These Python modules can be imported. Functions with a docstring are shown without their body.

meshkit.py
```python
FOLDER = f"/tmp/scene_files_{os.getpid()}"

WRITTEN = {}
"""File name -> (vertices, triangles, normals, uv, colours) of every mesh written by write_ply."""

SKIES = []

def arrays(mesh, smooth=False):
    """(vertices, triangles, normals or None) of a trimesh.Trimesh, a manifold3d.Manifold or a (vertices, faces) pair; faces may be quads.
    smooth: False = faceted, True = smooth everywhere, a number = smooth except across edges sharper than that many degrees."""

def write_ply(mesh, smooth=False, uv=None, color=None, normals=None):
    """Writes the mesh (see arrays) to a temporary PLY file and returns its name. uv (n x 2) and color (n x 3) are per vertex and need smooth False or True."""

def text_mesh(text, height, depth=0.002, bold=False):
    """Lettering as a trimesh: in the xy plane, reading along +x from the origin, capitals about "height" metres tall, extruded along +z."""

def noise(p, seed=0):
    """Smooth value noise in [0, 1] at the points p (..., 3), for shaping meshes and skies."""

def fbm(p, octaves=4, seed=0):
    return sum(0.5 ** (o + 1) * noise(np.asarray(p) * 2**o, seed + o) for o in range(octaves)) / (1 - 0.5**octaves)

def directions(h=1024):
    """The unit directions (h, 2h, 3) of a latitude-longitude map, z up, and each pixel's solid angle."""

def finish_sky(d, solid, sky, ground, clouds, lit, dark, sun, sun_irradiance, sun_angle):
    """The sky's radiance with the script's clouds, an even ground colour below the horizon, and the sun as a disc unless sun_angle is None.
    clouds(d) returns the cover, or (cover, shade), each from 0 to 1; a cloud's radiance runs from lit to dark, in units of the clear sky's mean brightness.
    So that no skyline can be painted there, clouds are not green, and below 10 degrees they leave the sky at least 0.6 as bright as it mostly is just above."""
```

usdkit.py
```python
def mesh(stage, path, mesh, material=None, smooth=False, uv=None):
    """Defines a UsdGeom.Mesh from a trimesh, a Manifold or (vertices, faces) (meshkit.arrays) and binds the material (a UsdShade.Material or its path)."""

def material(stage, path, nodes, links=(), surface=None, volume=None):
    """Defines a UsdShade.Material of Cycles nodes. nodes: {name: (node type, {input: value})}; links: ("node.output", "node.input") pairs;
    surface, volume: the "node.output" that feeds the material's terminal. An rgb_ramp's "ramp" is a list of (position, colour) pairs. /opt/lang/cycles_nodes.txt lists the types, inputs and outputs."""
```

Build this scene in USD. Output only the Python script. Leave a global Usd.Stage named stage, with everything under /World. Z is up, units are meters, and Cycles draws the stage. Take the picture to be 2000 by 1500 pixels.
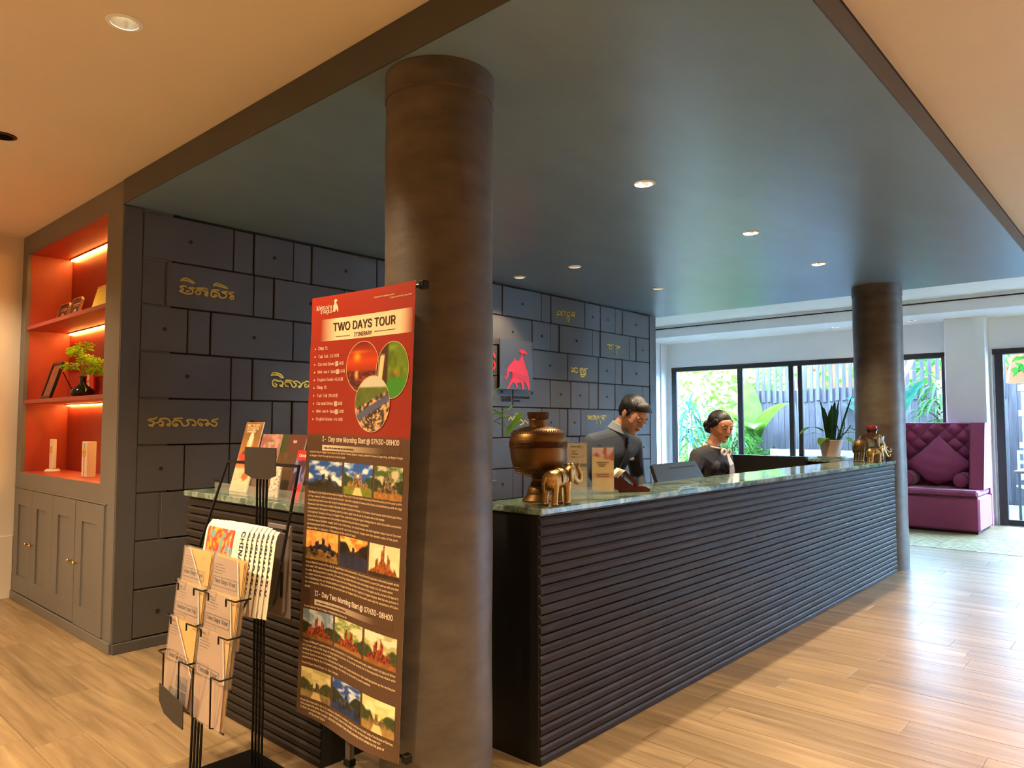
import math, random
import numpy as np, trimesh, usdkit, meshkit
import manifold3d as m3
from shapely.geometry import Polygon, LineString, MultiLineString
from shapely.ops import unary_union
from pxr import Usd, UsdGeom, UsdLux, UsdShade, Gf, Sdf, Vt

random.seed(7); RNG = np.random.default_rng(7)
stage = Usd.Stage.CreateInMemory()
UsdGeom.SetStageUpAxis(stage, 'Z'); UsdGeom.SetStageMetersPerUnit(stage, 1.0)
world = UsdGeom.Xform.Define(stage, '/World'); stage.SetDefaultPrim(world.GetPrim())
PI = math.pi

# ---------------------------------------------------------------- camera, sky, sun, exposure
YAW, PITCH, EYE = math.radians(42.09), math.radians(3.139), (0.0, 0.0, 1.32)
cam = UsdGeom.Camera.Define(stage, '/World/camera')
cam.CreateHorizontalApertureAttr(36.0); cam.CreateVerticalApertureAttr(27.0)
cam.CreateFocalLengthAttr(36.0 * 1417.19 / 2000)
cam.CreateClippingRangeAttr(Gf.Vec2f(0.05, 400)); cam.CreateExposureAttr(0.5)
fw = np.array([math.cos(YAW) * math.cos(PITCH), math.sin(YAW) * math.cos(PITCH), math.sin(PITCH)])
rt = np.array([math.sin(YAW), -math.cos(YAW), 0.0]); up = np.cross(rt, fw)
cm = Gf.Matrix4d(*rt, 0, *up, 0, *(-fw), 0, *EYE, 1)
UsdGeom.Xformable(cam).AddTransformOp().Set(cm)

dome = UsdLux.DomeLight.Define(stage, '/World/sky'); dome.CreateColorAttr(Gf.Vec3f(0.37, 0.66, 1.0)); dome.CreateIntensityAttr(21.0)
sun = UsdLux.DistantLight.Define(stage, '/World/sun'); sun.CreateAngleAttr(0.6); sun.CreateColorAttr(Gf.Vec3f(1, 0.93, 0.8)); sun.CreateIntensityAttr(3.5)
UsdGeom.Xformable(sun).AddRotateXYZOp().Set(Gf.Vec3f(0, -38, 28))      # from above the roof onto the garden

def spot(name, p, power, color, angle=40, soft=0.4, aim=(0, 0, -1), radius=0.03):
    l = UsdLux.SphereLight.Define(stage, '/World/' + name); l.CreateRadiusAttr(radius); l.CreateColorAttr(Gf.Vec3f(*color))
    l.CreateIntensityAttr(power); l.CreateNormalizeAttr(True)
    s = UsdLux.ShapingAPI.Apply(l.GetPrim()); s.CreateShapingConeAngleAttr(angle); s.CreateShapingConeSoftnessAttr(soft)
    a = np.array(aim, float); a /= np.linalg.norm(a); z = -a
    x = np.cross([0, 1, 0], z) if abs(z[1]) < .9 else np.cross([1, 0, 0], z); x /= np.linalg.norm(x); y = np.cross(z, x)
    UsdGeom.Xformable(l).AddTransformOp().Set(Gf.Matrix4d(*x, 0, *y, 0, *z, 0, *map(float, p), 1)); return l
WARM = (1.0, 0.76, 0.49); WARMW = (1.0, 0.80, 0.55)
# the lamps' own positions: recessed downlights of the dark soffit, of the lobby ceiling and of the far room
SOFFIT_DL = [(3.342, 2.05), (4.70, 2.05), (5.99, 2.05), (4.745, 3.59), (6.05, 3.58), (4.76, 4.21), (3.34, 3.59)]
LOBBY_DL = [(0.947, 2.734), (0.934, 4.287)]
LOBBY_MORE = [(-0.7, 1.2), (-0.7, 2.8), (-0.7, 4.4), (-0.7, 5.8), (0.93, 5.8), (1.2, -0.9), (3.2, -0.9), (5.2, -0.9), (1.2, -2.8), (3.4, -2.8), (5.6, -2.8), (-2.2, 0.4), (-2.2, 3.2)]
FAR_DL = [(10.95, 3.55), (10.9, 5.45), (10.95, 2.55)]

# ---------------------------------------------------------------- helpers
_taken = {}
def numbered(parent, name):
    n = _taken.get((parent, name), 0); _taken[(parent, name)] = n + 1
    return name if n == 0 else f'{name}_{n:03d}'
def ppath(parent, name):
    base = '/World' if parent is None else str(parent.GetPath())
    return base + '/' + numbered(base, name)
def tag(o, label=None, cat=None, group=None, kind=None):
    for k, v in (('label', label), ('category', cat), ('group', group), ('kind', kind)):
        if v: o.SetCustomDataByKey(k, v)
    return o
def obj(name, mesh, mat, parent=None, smooth=False, label=None, cat=None, group=None, kind=None, colors=None):
    m = usdkit.mesh(stage, ppath(parent, name), mesh, mat, smooth)
    if colors is not None:
        UsdGeom.PrimvarsAPI(m).CreatePrimvar('Col', Sdf.ValueTypeNames.Color3fArray, 'vertex').Set(Vt.Vec3fArray.FromNumpy(np.asarray(colors, np.float32)))
    return tag(m.GetPrim(), label, cat, group, kind)
def thing(name, label, cat, loc=(0, 0, 0), rotz=0, group=None, kind=None, scale=None):
    x = UsdGeom.Xform.Define(stage, ppath(None, name)); x.AddTranslateOp().Set(Gf.Vec3d(*map(float, loc))); x.AddRotateZOp().Set(float(rotz))
    if scale: x.AddScaleOp().Set(Gf.Vec3f(scale, scale, scale))
    return tag(x.GetPrim(), label, cat, group, kind)
def dup(root, loc, rotz=0, label=None, group=None, scale=None):
    was = root.GetCustomData(); nm = root.GetName().rstrip('0123456789').rstrip('_')
    r = thing(nm, label or was['label'], was['category'], loc, rotz, group or was.get('group'), None, scale)
    r.GetReferences().AddInternalReference(root.GetPath()); r.SetInstanceable(True); return r
def cat(*ms):
    l = []
    for m in ms:
        l += list(m) if isinstance(m, (list, tuple)) else [m]
    return trimesh.util.concatenate(l)
def box(x0, x1, y0, y1, z0, z1, c=0.0):
    if c <= 0:
        m = trimesh.creation.box([abs(x1 - x0), abs(y1 - y0), abs(z1 - z0)]); m.apply_translation([(x0 + x1) / 2, (y0 + y1) / 2, (z0 + z1) / 2]); return m
    lo, hi = np.array([min(x0, x1), min(y0, y1), min(z0, z1)]), np.array([max(x0, x1), max(y0, y1), max(z0, z1)])
    p = []
    for s in np.ndindex(2, 2, 2):
        v = np.where(np.array(s) == 0, lo, hi); d = np.where(np.array(s) == 0, c, -c)
        for a in range(3):
            q = v + d; q[a] = v[a]; p.append(q)
    return trimesh.convex.convex_hull(np.array(p))
def xf(m, M):
    m = m.copy(); m.apply_transform(M); return m
def rotz(a): return trimesh.transformations.rotation_matrix(a, [0, 0, 1])
def trans(*p): return trimesh.transformations.translation_matrix(p)
def tube(pts, r, n=8, cap=True, closed=False):
    p = np.asarray(pts, float); k = len(p); r = np.broadcast_to(np.asarray(r, float), (k,))
    t = np.gradient(p, axis=0) if not closed else (np.roll(p, -1, 0) - np.roll(p, 1, 0)); t /= np.maximum(np.linalg.norm(t, axis=1, keepdims=True), 1e-9)
    a = np.array([0, 0, 1.0]) if abs(t[0][2]) < .9 else np.array([1.0, 0, 0]); v = []
    for i in range(k):
        u = a - t[i] * (a @ t[i]); u /= max(np.linalg.norm(u), 1e-9); a = u; w = np.cross(t[i], u)
        for j in range(n):
            q = 2 * PI * j / n; v.append(p[i] + r[i] * (math.cos(q) * u + math.sin(q) * w))
    f = []
    for i in range(k if closed else k - 1):
        for j in range(n):
            A, B, C, D = i * n + j, i * n + (j + 1) % n, ((i + 1) % k) * n + (j + 1) % n, ((i + 1) % k) * n + j
            f += [[A, B, C], [A, C, D]]
    if cap and not closed:
        v += [p[0], p[-1]]; c0, c1 = k * n, k * n + 1
        for j in range(n): f += [[c0, (j + 1) % n, j], [c1, (k - 1) * n + j, (k - 1) * n + (j + 1) % n]]
    return trimesh.Trimesh(np.array(v), np.array(f), process=False)
def bar(a, b, r, n=8): return tube([a, b], r, n)
def lathe(prof, n=32, center=(0, 0, 0)):
    prof = np.asarray(prof, float); k = len(prof); v = []
    for r, z in prof:
        for j in range(n): v.append([r * math.cos(2 * PI * j / n), r * math.sin(2 * PI * j / n), z])
    f = []
    for i in range(k - 1):
        for j in range(n):
            A, B, C, D = i * n + j, i * n + (j + 1) % n, (i + 1) * n + (j + 1) % n, (i + 1) * n + j
            f += [[A, B, C], [A, C, D]]
    m = trimesh.Trimesh(np.array(v) + np.array(center), np.array(f), process=False); return m
def prism(poly, h):                      # a shapely polygon or point list, extruded along +z
    g = poly if hasattr(poly, 'geoms') or hasattr(poly, 'exterior') else Polygon(poly)
    if not g.is_valid: g = g.buffer(0)
    return cat([trimesh.creation.extrude_polygon(q, h, engine='earcut') for q in getattr(g, 'geoms', [g]) if q.area > 1e-12])
def frame3(o, ux, uy):                   # matrix taking local x, y to ux, uy at o
    ux, uy = np.array(ux, float), np.array(uy, float); ux /= np.linalg.norm(ux); uz = np.cross(ux, uy); uz /= np.linalg.norm(uz); uy = np.cross(uz, ux)
    M = np.eye(4); M[:3, 0], M[:3, 1], M[:3, 2], M[:3, 3] = ux, uy, uz, o; return M
def tm(m):                               # manifold -> trimesh
    g = m.to_mesh(); return trimesh.Trimesh(np.array(g.vert_properties)[:, :3], np.array(g.tri_verts), process=False)
def mf(t):                               # trimesh -> manifold
    t = trimesh.Trimesh(t.vertices, t.faces, process=True); return m3.Manifold(m3.Mesh(np.asarray(t.vertices, np.float32), np.asarray(t.faces, np.uint32)))
def ball(p, r, seg=20):
    r = np.broadcast_to(np.asarray(r, float), (3,)); return m3.Manifold.sphere(1.0, seg).scale([float(q) for q in r]).translate([float(q) for q in p])
def chain(pts, rs, seg=20):
    b = [ball(p, r, seg) for p, r in zip(pts, rs)]
    return m3.Manifold.batch_boolean([m3.Manifold.batch_hull([b[i], b[i + 1]]) for i in range(len(b) - 1)], m3.OpType.Add)
def soft(man, length=0.012, it=10):
    t = tm(man.refine_to_length(length)); t = trimesh.Trimesh(t.vertices, t.faces, process=True)
    trimesh.smoothing.filter_taubin(t, lamb=0.5, nu=0.53, iterations=it); return t
def grid(fn, nu, nv):                    # fn(u, v) arrays in 0..1 -> points
    u, v = np.meshgrid(np.linspace(0, 1, nu), np.linspace(0, 1, nv), indexing='xy'); p = np.asarray(fn(u, v)); p = np.moveaxis(p, 0, -1).reshape(-1, 3)
    i = np.arange(nv - 1)[:, None] * nu + np.arange(nu - 1)[None]; i = i.ravel()
    return trimesh.Trimesh(p, np.vstack([np.stack([i, i + 1, i + nu + 1], 1), np.stack([i, i + nu + 1, i + nu], 1)]), process=False)

def lin(r, g=None, b=None):
    c = np.array((r, g, b) if g is not None else r, float) / 255.0
    return tuple(np.where(c <= 0.04045, c / 12.92, ((c + 0.055) / 1.055) ** 2.4))
_m = [0]
def mat(name, rgb, rough=0.5, metal=0.0, noise=None, bump=None, scale=(1, 1, 1), **kw):
    """noise = (scale, amount): brightness varies by the amount; bump = (scale, strength)"""
    c = np.array(lin(rgb)); n = {'p': ('principled_bsdf', {'base_color': tuple(c), 'roughness': rough, 'metallic': metal, **kw})}; l = []
    if noise or bump:
        n['tc'] = ('texture_coordinate', {}); n['mp'] = ('mapping', {'scale': scale}); l.append(('tc.object', 'mp.vector'))
    if noise:
        n['n'] = ('noise_texture', {'scale': noise[0], 'detail': 4.0, 'roughness': 0.6}); l.append(('mp.vector', 'n.vector'))
        a = noise[1]; n['r'] = ('rgb_ramp', {'ramp': [(0.25, tuple(c * (1 - a))), (0.75, tuple(np.minimum(c * (1 + a), 1)))]})
        l += [('n.fac', 'r.fac'), ('r.color', 'p.base_color')]
    if bump:
        n['bn'] = ('noise_texture', {'scale': bump[0], 'detail': 3.0}); n['b'] = ('bump', {'strength': bump[1], 'distance': 0.01})
        l += [('mp.vector', 'bn.vector'), ('bn.fac', 'b.height'), ('b.normal', 'p.normal')]
    return usdkit.material(stage, '/World/Looks/' + name, n, l, surface='p.BSDF')
def glow(name, rgb, strength):
    return usdkit.material(stage, '/World/Looks/' + name, {'e': ('emission', {'color': lin(rgb), 'strength': strength})}, [], surface='e.emission')
def pane(name, tint=(1, 1, 1), ior=1.45, rough=0.0, body=0.0, rgb=(255, 255, 255)):
    n = {'t': ('transparent_bsdf', {'color': tint}), 'g': ('glossy_bsdf', {'roughness': rough, 'color': (1, 1, 1)}), 'f': ('layer_weight', {'blend': 0.5}), 'pw': ('math', {'math_type': 'power', 'value2': 4.0}), 'mr': ('map_range', {'from_min': 0.0, 'from_max': 1.0, 'to_min': ((ior - 1) / (ior + 1)) ** 2, 'to_max': 0.9}), 'm': ('mix_closure', {})}
    l = [('f.facing', 'pw.value1'), ('pw.value', 'mr.value'), ('mr.result', 'm.fac'), ('t.BSDF', 'm.closure1'), ('g.BSDF', 'm.closure2')]; s = 'm.closure'
    if body:
        n['d'] = ('diffuse_bsdf', {'color': lin(rgb)}); n['m2'] = ('mix_closure', {'fac': body}); l += [('m.closure', 'm2.closure1'), ('d.BSDF', 'm2.closure2')]; s = 'm2.closure'
    return usdkit.material(stage, '/World/Looks/' + name, n, l, surface=s)
def leaf(name, rgb, trans=0.4, rough=0.4):
    c = np.array(lin(rgb)); n = {'tc': ('texture_coordinate', {}), 'n': ('noise_texture', {'scale': 5.0, 'detail': 3.0}), 'r': ('rgb_ramp', {'ramp': [(0.3, tuple(c * .65)), (0.7, tuple(np.minimum(c * 1.35, 1)))]}),
        'p': ('principled_bsdf', {'roughness': rough, 'specular_ior_level': 0.08}), 't': ('translucent_bsdf', {}), 'm': ('mix_closure', {'fac': trans})}
    return usdkit.material(stage, '/World/Looks/' + name, n, [('tc.object', 'n.vector'), ('n.fac', 'r.fac'), ('r.color', 'p.base_color'), ('r.color', 't.color'), ('p.BSDF', 'm.closure1'), ('t.BSDF', 'm.closure2')], surface='m.closure')
def printed(name, rough=0.4, gain=1.0):           # paint from the mesh's own Col primvar
    return usdkit.material(stage, '/World/Looks/' + name, {'a': ('attribute', {'attribute': 'Col'}), 'p': ('principled_bsdf', {'roughness': rough})}, [('a.color', 'p.base_color')], surface='p.BSDF')
def wood(name, dark, light, axis='y', rough=0.35, ring=14.0, spec=0.5, joint=None):
    """long grain along one axis; every mesh has its own tone and its own piece of grain"""
    sc = {'y': (ring, 0.9, ring), 'x': (0.9, ring, ring), 'z': (ring, ring, 0.9)}[axis]
    d, g = np.array(lin(dark)), np.array(lin(light))
    n = {'g': ('geometry', {}), 'mp': ('mapping', {'scale': sc}), 'o': ('object_info', {}), 'mu': ('math', {'math_type': 'multiply', 'value2': 37.0}),
         'n': ('noise_texture', {'dimensions': '4D', 'scale': 1.6, 'detail': 5.0, 'roughness': 0.62, 'distortion': 0.6}), 'r': ('rgb_ramp', {'ramp': [(0.28, tuple(d)), (0.5, tuple((d + g) / 2)), (0.72, tuple(g))]}),
         'mr': ('map_range', {'from_min': 0.0, 'from_max': 1.0, 'to_min': 0.86, 'to_max': 1.12}), 'h': ('hsv', {}), 'b': ('bump', {'strength': 0.12, 'distance': 0.004}), 'p': ('principled_bsdf', {'roughness': rough, 'specular_ior_level': spec})}
    l = [('g.position', 'mp.vector'), ('mp.vector', 'n.vector'), ('o.random', 'mu.value1'), ('mu.value', 'n.w'), ('n.fac', 'r.fac'), ('r.color', 'h.color'), ('o.random', 'mr.value'), ('mr.result', 'h.value'), ('h.color', 'p.base_color'), ('n.fac', 'b.height'), ('b.normal', 'p.normal')]
    return usdkit.material(stage, '/World/Looks/' + name, n, l, surface='p.BSDF')

# ---------------------------------------------------------------- materials of the setting
M = {}
M['cream'] = mat('cream_paint', (226, 212, 190), 0.6, noise=(1.5, 0.03))
M['white'] = mat('white_paint', (238, 242, 247), 0.55, noise=(1.5, 0.02))
M['charcoal'] = mat('charcoal_paint', (66, 66, 66), 0.42, noise=(2.2, 0.12), bump=(30, 0.03))
M['panel'] = mat('panel_paint', (77, 72, 67), 0.5, noise=(2.0, 0.10), bump=(60, 0.03))
M['joint'] = mat('joint_black', (18, 18, 18), 0.8)
M['soffit'] = mat('soffit_paint', (108, 133, 150), 0.34, noise=(1.3, 0.12), bump=(9, 0.05), scale=(1, 2.5, 1), specular_ior_level=0.9)
M['column'] = mat('column_stucco', (82, 72, 60), 0.45, noise=(5.0, 0.42), bump=(14, 0.12), scale=(1, 1, 2.2))
M['planks'] = wood('plank_tile', (112, 90, 62), (168, 140, 102), 'y', 0.35, 13.0, 0.34)
M['grout'] = mat('grout', (80, 62, 44), 0.8)
M['cabinet'] = mat('cabinet_paint', (104, 99, 92), 0.4, noise=(3, 0.05))
M['redwood'] = mat('niche_lacquer', (158, 52, 32), 0.45, noise=(4, 0.18), scale=(1, 1, 0.3))
M['brass'] = mat('polished_brass', (200, 160, 90), 0.25, 1.0)
M['slat'] = wood('espresso_slat', (30, 22, 18), (50, 40, 34), 'x', 0.55, 26.0, 0.15)
M['slaty'] = wood('espresso_slat_side', (22, 17, 14), (38, 30, 26), 'y', 0.5, 26.0, 0.3)
M['black'] = mat('black_board', (14, 14, 15), 0.5)
M['darkframe'] = mat('dark_aluminium', (46, 38, 36), 0.4, 0.3)
M['glass'] = pane('window_glass', (0.97, 0.98, 0.99), 1.4)
M['acrylic'] = pane('clear_acrylic', (0.95, 0.98, 0.97), 1.45, 0.02, 0.06, (220, 235, 230))
M['blackmetal'] = mat('black_wire', (22, 21, 20), 0.4, 0.5)
M['chrome'] = mat('chrome', (225, 225, 225), 0.15, 1.0)
M['lamp'] = glow('lamp_lens', (255, 236, 200), 14.0)
M['led'] = glow('led_strip', (255, 188, 88), 46.0)
M['print'] = printed('printed_paper', 0.45)
M['printg'] = printed('printed_vinyl', 0.4)
M['paper'] = mat('paper_white', (236, 228, 212), 0.6)
M['marble'] = usdkit.material(stage, '/World/Looks/green_marble', {
    'g': ('geometry', {}), 'n': ('noise_texture', {'scale': 5.0, 'detail': 8.0, 'roughness': 0.65, 'distortion': 1.6}),
    'r': ('rgb_ramp', {'ramp': [(0.3, lin(52, 74, 64)), (0.48, lin(88, 112, 98)), (0.55, lin(140, 158, 142)), (0.62, lin(84, 106, 94)), (0.8, lin(58, 80, 70))]}), 'p': ('principled_bsdf', {'roughness': 0.08, 'specular_ior_level': 0.7})},
    [('g.position', 'n.vector'), ('n.fac', 'r.fac'), ('r.color', 'p.base_color')], surface='p.BSDF')
# ================================================================ the setting
SZ, LZ, CZ, XK, YW = 2.616, 2.763, 0.989, 1.598, 4.528        # soffit, lobby ceiling, counter top, fascia plane, panelled wall
# floor: planks that run along y, laid as separate pieces where they can be told apart
floor = thing('floor', 'brown wood-look plank floor', 'floor', kind='structure')
obj('screed', box(-4.0, 11.6, -6.0, 6.6, -0.12, -0.009), M['grout'], floor)
PW, PL = 0.1925, 1.12; near, far_planks = [], []
for i in range(-20, 60):
    x0 = 0.945 + i * PW; rnd = random.Random(i * 13 + 5); off = rnd.random() * PL
    if i == 0: off = (3.49 % PL)
    if i == 1: off = (4.045 % PL)
    for j in range(-7, 8):
        y0 = j * PL + off - PL; xa, xb, ya, yb = max(x0, -4.0), min(x0 + PW, 11.3), max(y0, -6.0), min(y0 + PL, 6.6)
        if xa >= xb or ya >= yb: continue
        px, py = (xa + xb) / 2, (ya + yb) / 2; f = px * math.cos(YAW) + py * math.sin(YAW); r = px * math.sin(YAW) - py * math.cos(YAW)
        seen = f > 1.5 and abs(r) < 0.8 * f + 0.6 and not (px > 2.3 and py > 2.2) and not (px > 1.8 and py > 4.6)
        c = box(xa + .0009, xb - .0009, ya + .0009, yb - .0009, -0.010, 0.0, 0.0009)
        (near if seen and f < 8.2 else far_planks).append((f, c))
near.sort(key=lambda q: q[0])
for k, (f, c) in enumerate(near):
    if k < 300: obj('plank', c, M['planks'], floor)
    else: far_planks.append((f, c))
obj('distant_planks', cat([c for f, c in far_planks]), M['planks'], floor, kind='stuff')

def drilled(x0, x1, y0, y1, z0, z1, holes, r=0.047):
    m = m3.Manifold.cube([x1 - x0, y1 - y0, z1 - z0]).translate([x0, y0, z0])
    for hx, hy in holes: m = m - m3.Manifold.cylinder(0.07, r, r, 32).translate([hx, hy, z0 - 0.001])
    return tm(m)
ceil = thing('ceiling', 'cream lobby ceiling', 'ceiling', kind='structure')
obj('ceiling_slab', drilled(-4.0, XK, -6.0, 6.7, LZ, 3.1, LOBBY_DL + [q for q in LOBBY_MORE if q[0] < XK], 0.052), M['cream'], ceil)
obj('ceiling_slab', drilled(XK, 7.72, -6.0, 0.763, 2.735, 3.1, [q for q in LOBBY_MORE if q[0] >= XK], 0.052), M['cream'], ceil)
soffit = obj('soffit', cat(drilled(XK, 7.72, 0.763, YW, SZ, 3.1, SOFFIT_DL), box(1.93, 7.72, YW, 6.7, SZ, 3.1), box(XK, 1.93, YW, 6.7, 2.764, 3.1)), M['soffit'], label='dark painted lowered ceiling over the reception', cat='soffit', kind='structure')
trim = thing('trim_1', 'charcoal fascia along the edge of the dark lowered ceiling', 'trim', kind='structure')
obj('fascia', box(XK - .006, XK - .0005, -2.2, YW, SZ + .001, LZ - .001), M['charcoal'], trim)
obj('fascia', box(XK - .006, 7.72, 0.757, 0.7625, SZ + .001, 2.72), M['charcoal'], trim)
obj('shadow_gap', box(XK - .006, 7.72, 0.7575, 0.7628, 2.7205, 2.7345), M['joint'], trim)

wl = thing('wall_left', 'cream wall at the left with the white far wall in line', 'wall', kind='structure')
obj('wall_slab', box(-4.0, XK, 6.58, 6.8, -.1, 3.1), M['cream'], wl); obj('wall_slab', box(XK, 7.568, 6.5802, 6.8, -.1, 3.1), M['cream'], wl)
obj('wall_slab', box(7.568, 11.6, 6.58, 6.8, -.1, 3.1), M['white'], wl)
obj('skirting', box(-4.0, XK - .001, 6.57, 6.5795, 0, 0.47, 0.002), M['cream'], wl)
for x in (10.35, 10.62, 10.89, 11.16): obj('moulding', box(x, x + .05, 6.555, 6.5795, 0.02, 2.7, 0.006), M['white'], wl)
obj('wall_front', box(-4.2, -4.0, -6.0, 6.8, -.1, 3.1), M['cream'], kind='structure', label='cream wall behind the viewer', cat='wall')
obj('wall_right', box(-4.0, 11.6, -6.2, -6.0, -.1, 3.1), M['cream'], kind='structure', label='cream wall at the far right', cat='wall')
roof = obj('ceiling_roof', box(-4.2, 11.64, -6.2, 6.8, 3.1, 3.3), M['white'], kind='structure', label='roof slab above the ceilings', cat='roof')

# far room: tray ceiling and window wall
fc = thing('ceiling_tray', 'white tray ceiling of the far room by the windows', 'ceiling', kind='structure')
obj('ceiling_border', drilled(10.437, 11.6, -6.0, 6.6, 2.728, 3.1, FAR_DL, 0.05), M['white'], fc)
obj('ceiling_border', box(7.7205, 8.915, -6.0, 6.6, 2.728, 3.1), M['white'], fc)
obj('ceiling_border', box(8.915, 10.437, 6.25, 6.6, 2.728, 3.1), M['white'], fc)
obj('tray_panel', box(8.915, 10.437, -6.0, 6.25, 2.92, 3.1), M['white'], fc)
obj('cove_gap', cat(box(10.425, 10.436, -6.0, 6.245, 2.862, 2.878), box(8.92, 10.43, 6.238, 6.249, 2.862, 2.878)), M['darkframe'], fc)
wb = thing('wall_back', 'white wall around the garden windows', 'wall', kind='structure')
obj('wall_slab', cat(box(11.4, 11.62, -6.0, 6.6, 2.306, 3.1), box(11.4, 11.62, 6.49, 6.6, -.1, 2.306), box(11.4, 11.62, 1.68, 2.26, -.1, 2.306)), M['white'], wb)
obj('pilaster', box(11.12, 11.3995, 1.74, 2.2, 0, 2.7275, 0.004), M['white'], wb)
for y in (1.655, 1.70): obj('moulding', box(11.375, 11.3995, y, y + .02, 0, 2.3, 0.004), M['white'], wb)

win = thing('window_1', 'dark framed sliding garden windows behind the reception', 'window', kind='structure')
F = M['darkframe']
obj('header', box(11.385, 11.5, 2.262, 6.489, 2.232, 2.3055, 0.004), F, win)
obj('sill', box(11.385, 11.5, 2.262, 6.489, 0.001, 0.05, 0.004), F, win)
for y0, y1, x in ((6.40, 6.489, 0), (5.18, 5.27, .0), (4.345, 4.42, .0), (4.225, 4.295, .045), (3.40, 3.465, .045), (3.30, 3.36, .0), (2.262, 2.30, .0)):
    obj('mullion', box(11.392 + x, 11.44 + x, y0, y1, 0.05, 2.232, 0.003), F, win)
for y0, y1, x in ((5.27, 6.40, 11.415), (4.42, 5.18, 11.415), (3.465, 4.225, 11.46), (2.30, 3.30, 11.415)):
    obj('pane', box(x - .003, x + .003, y0, y1, 0.05, 2.232), M['glass'], win)
door = thing('door_1', 'dark framed glass terrace door at the right', 'door', kind='structure')
obj('door_head', box(11.36, 11.5, -1.2, 1.70, 2.235, 2.3055, 0.004), F, door)
for y0, y1 in ((1.585, 1.679), (0.62, 0.70), (-0.30, -0.22), (-1.2, -1.12)): obj('stile', box(11.37, 11.45, y0, y1, 0.0, 2.235, 0.004), F, door)
for y0, y1 in ((0.70, 1.585), (-0.22, 0.62), (-1.12, -0.30)):
    obj('bottom_rail', box(11.375, 11.445, y0, y1, 0.0, 0.075, 0.003), F, door)
    obj('pane', box(11.405, 11.411, y0, y1, 0.075, 2.235), M['glass'], door)
win2 = thing('window_2', 'dark framed garden window beyond the terrace door', 'window', kind='structure')
for y0, y1 in ((-1.21, -1.28), (-2.7, -2.77), (-4.2, -4.27), (-5.93, -6.0)): obj('mullion', box(11.392, 11.44, y0, y1, 0.05, 2.3055, 0.003), F, win2)
obj('pane', box(11.413, 11.419, -5.93, -1.28, 0.05, 2.3), M['glass'], win2)
obj('sill', box(11.39, 11.45, -6.0, -1.21, 0.0, 0.05, .003), F, win2)

# the panelled wall: every block is a piece of its own
wp = thing('wall_panelled', 'charcoal wall of raised rectangular blocks behind the reception', 'wall', kind='structure')
obj('wall_slab', box(XK + .31, 7.568, YW + 0.016, 6.579, 0, SZ - .0005), M['joint'], wp)
obj('edge_strip', box(XK + .001, 1.706, YW - .004, YW + 0.0155, 0.062, SZ - .006, 0.002), M['panel'], wp)
obj('edge_strip', box(7.442, 7.568, YW - .004, YW + 0.0155, 0.062, SZ - .006, 0.002), M['panel'], wp)
obj('edge_strip', box(7.5685, 7.58, YW - .004, 6.579, 0.0, SZ - .006, 0.002), M['panel'], wp)
obj('baseboard', box(XK + .001, 7.568, YW - .012, YW + 0.0155, 0.0, 0.060, 0.003), M['panel'], wp)
ROWH, ZT, G = 0.2821, 2.602, 0.0045
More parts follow.
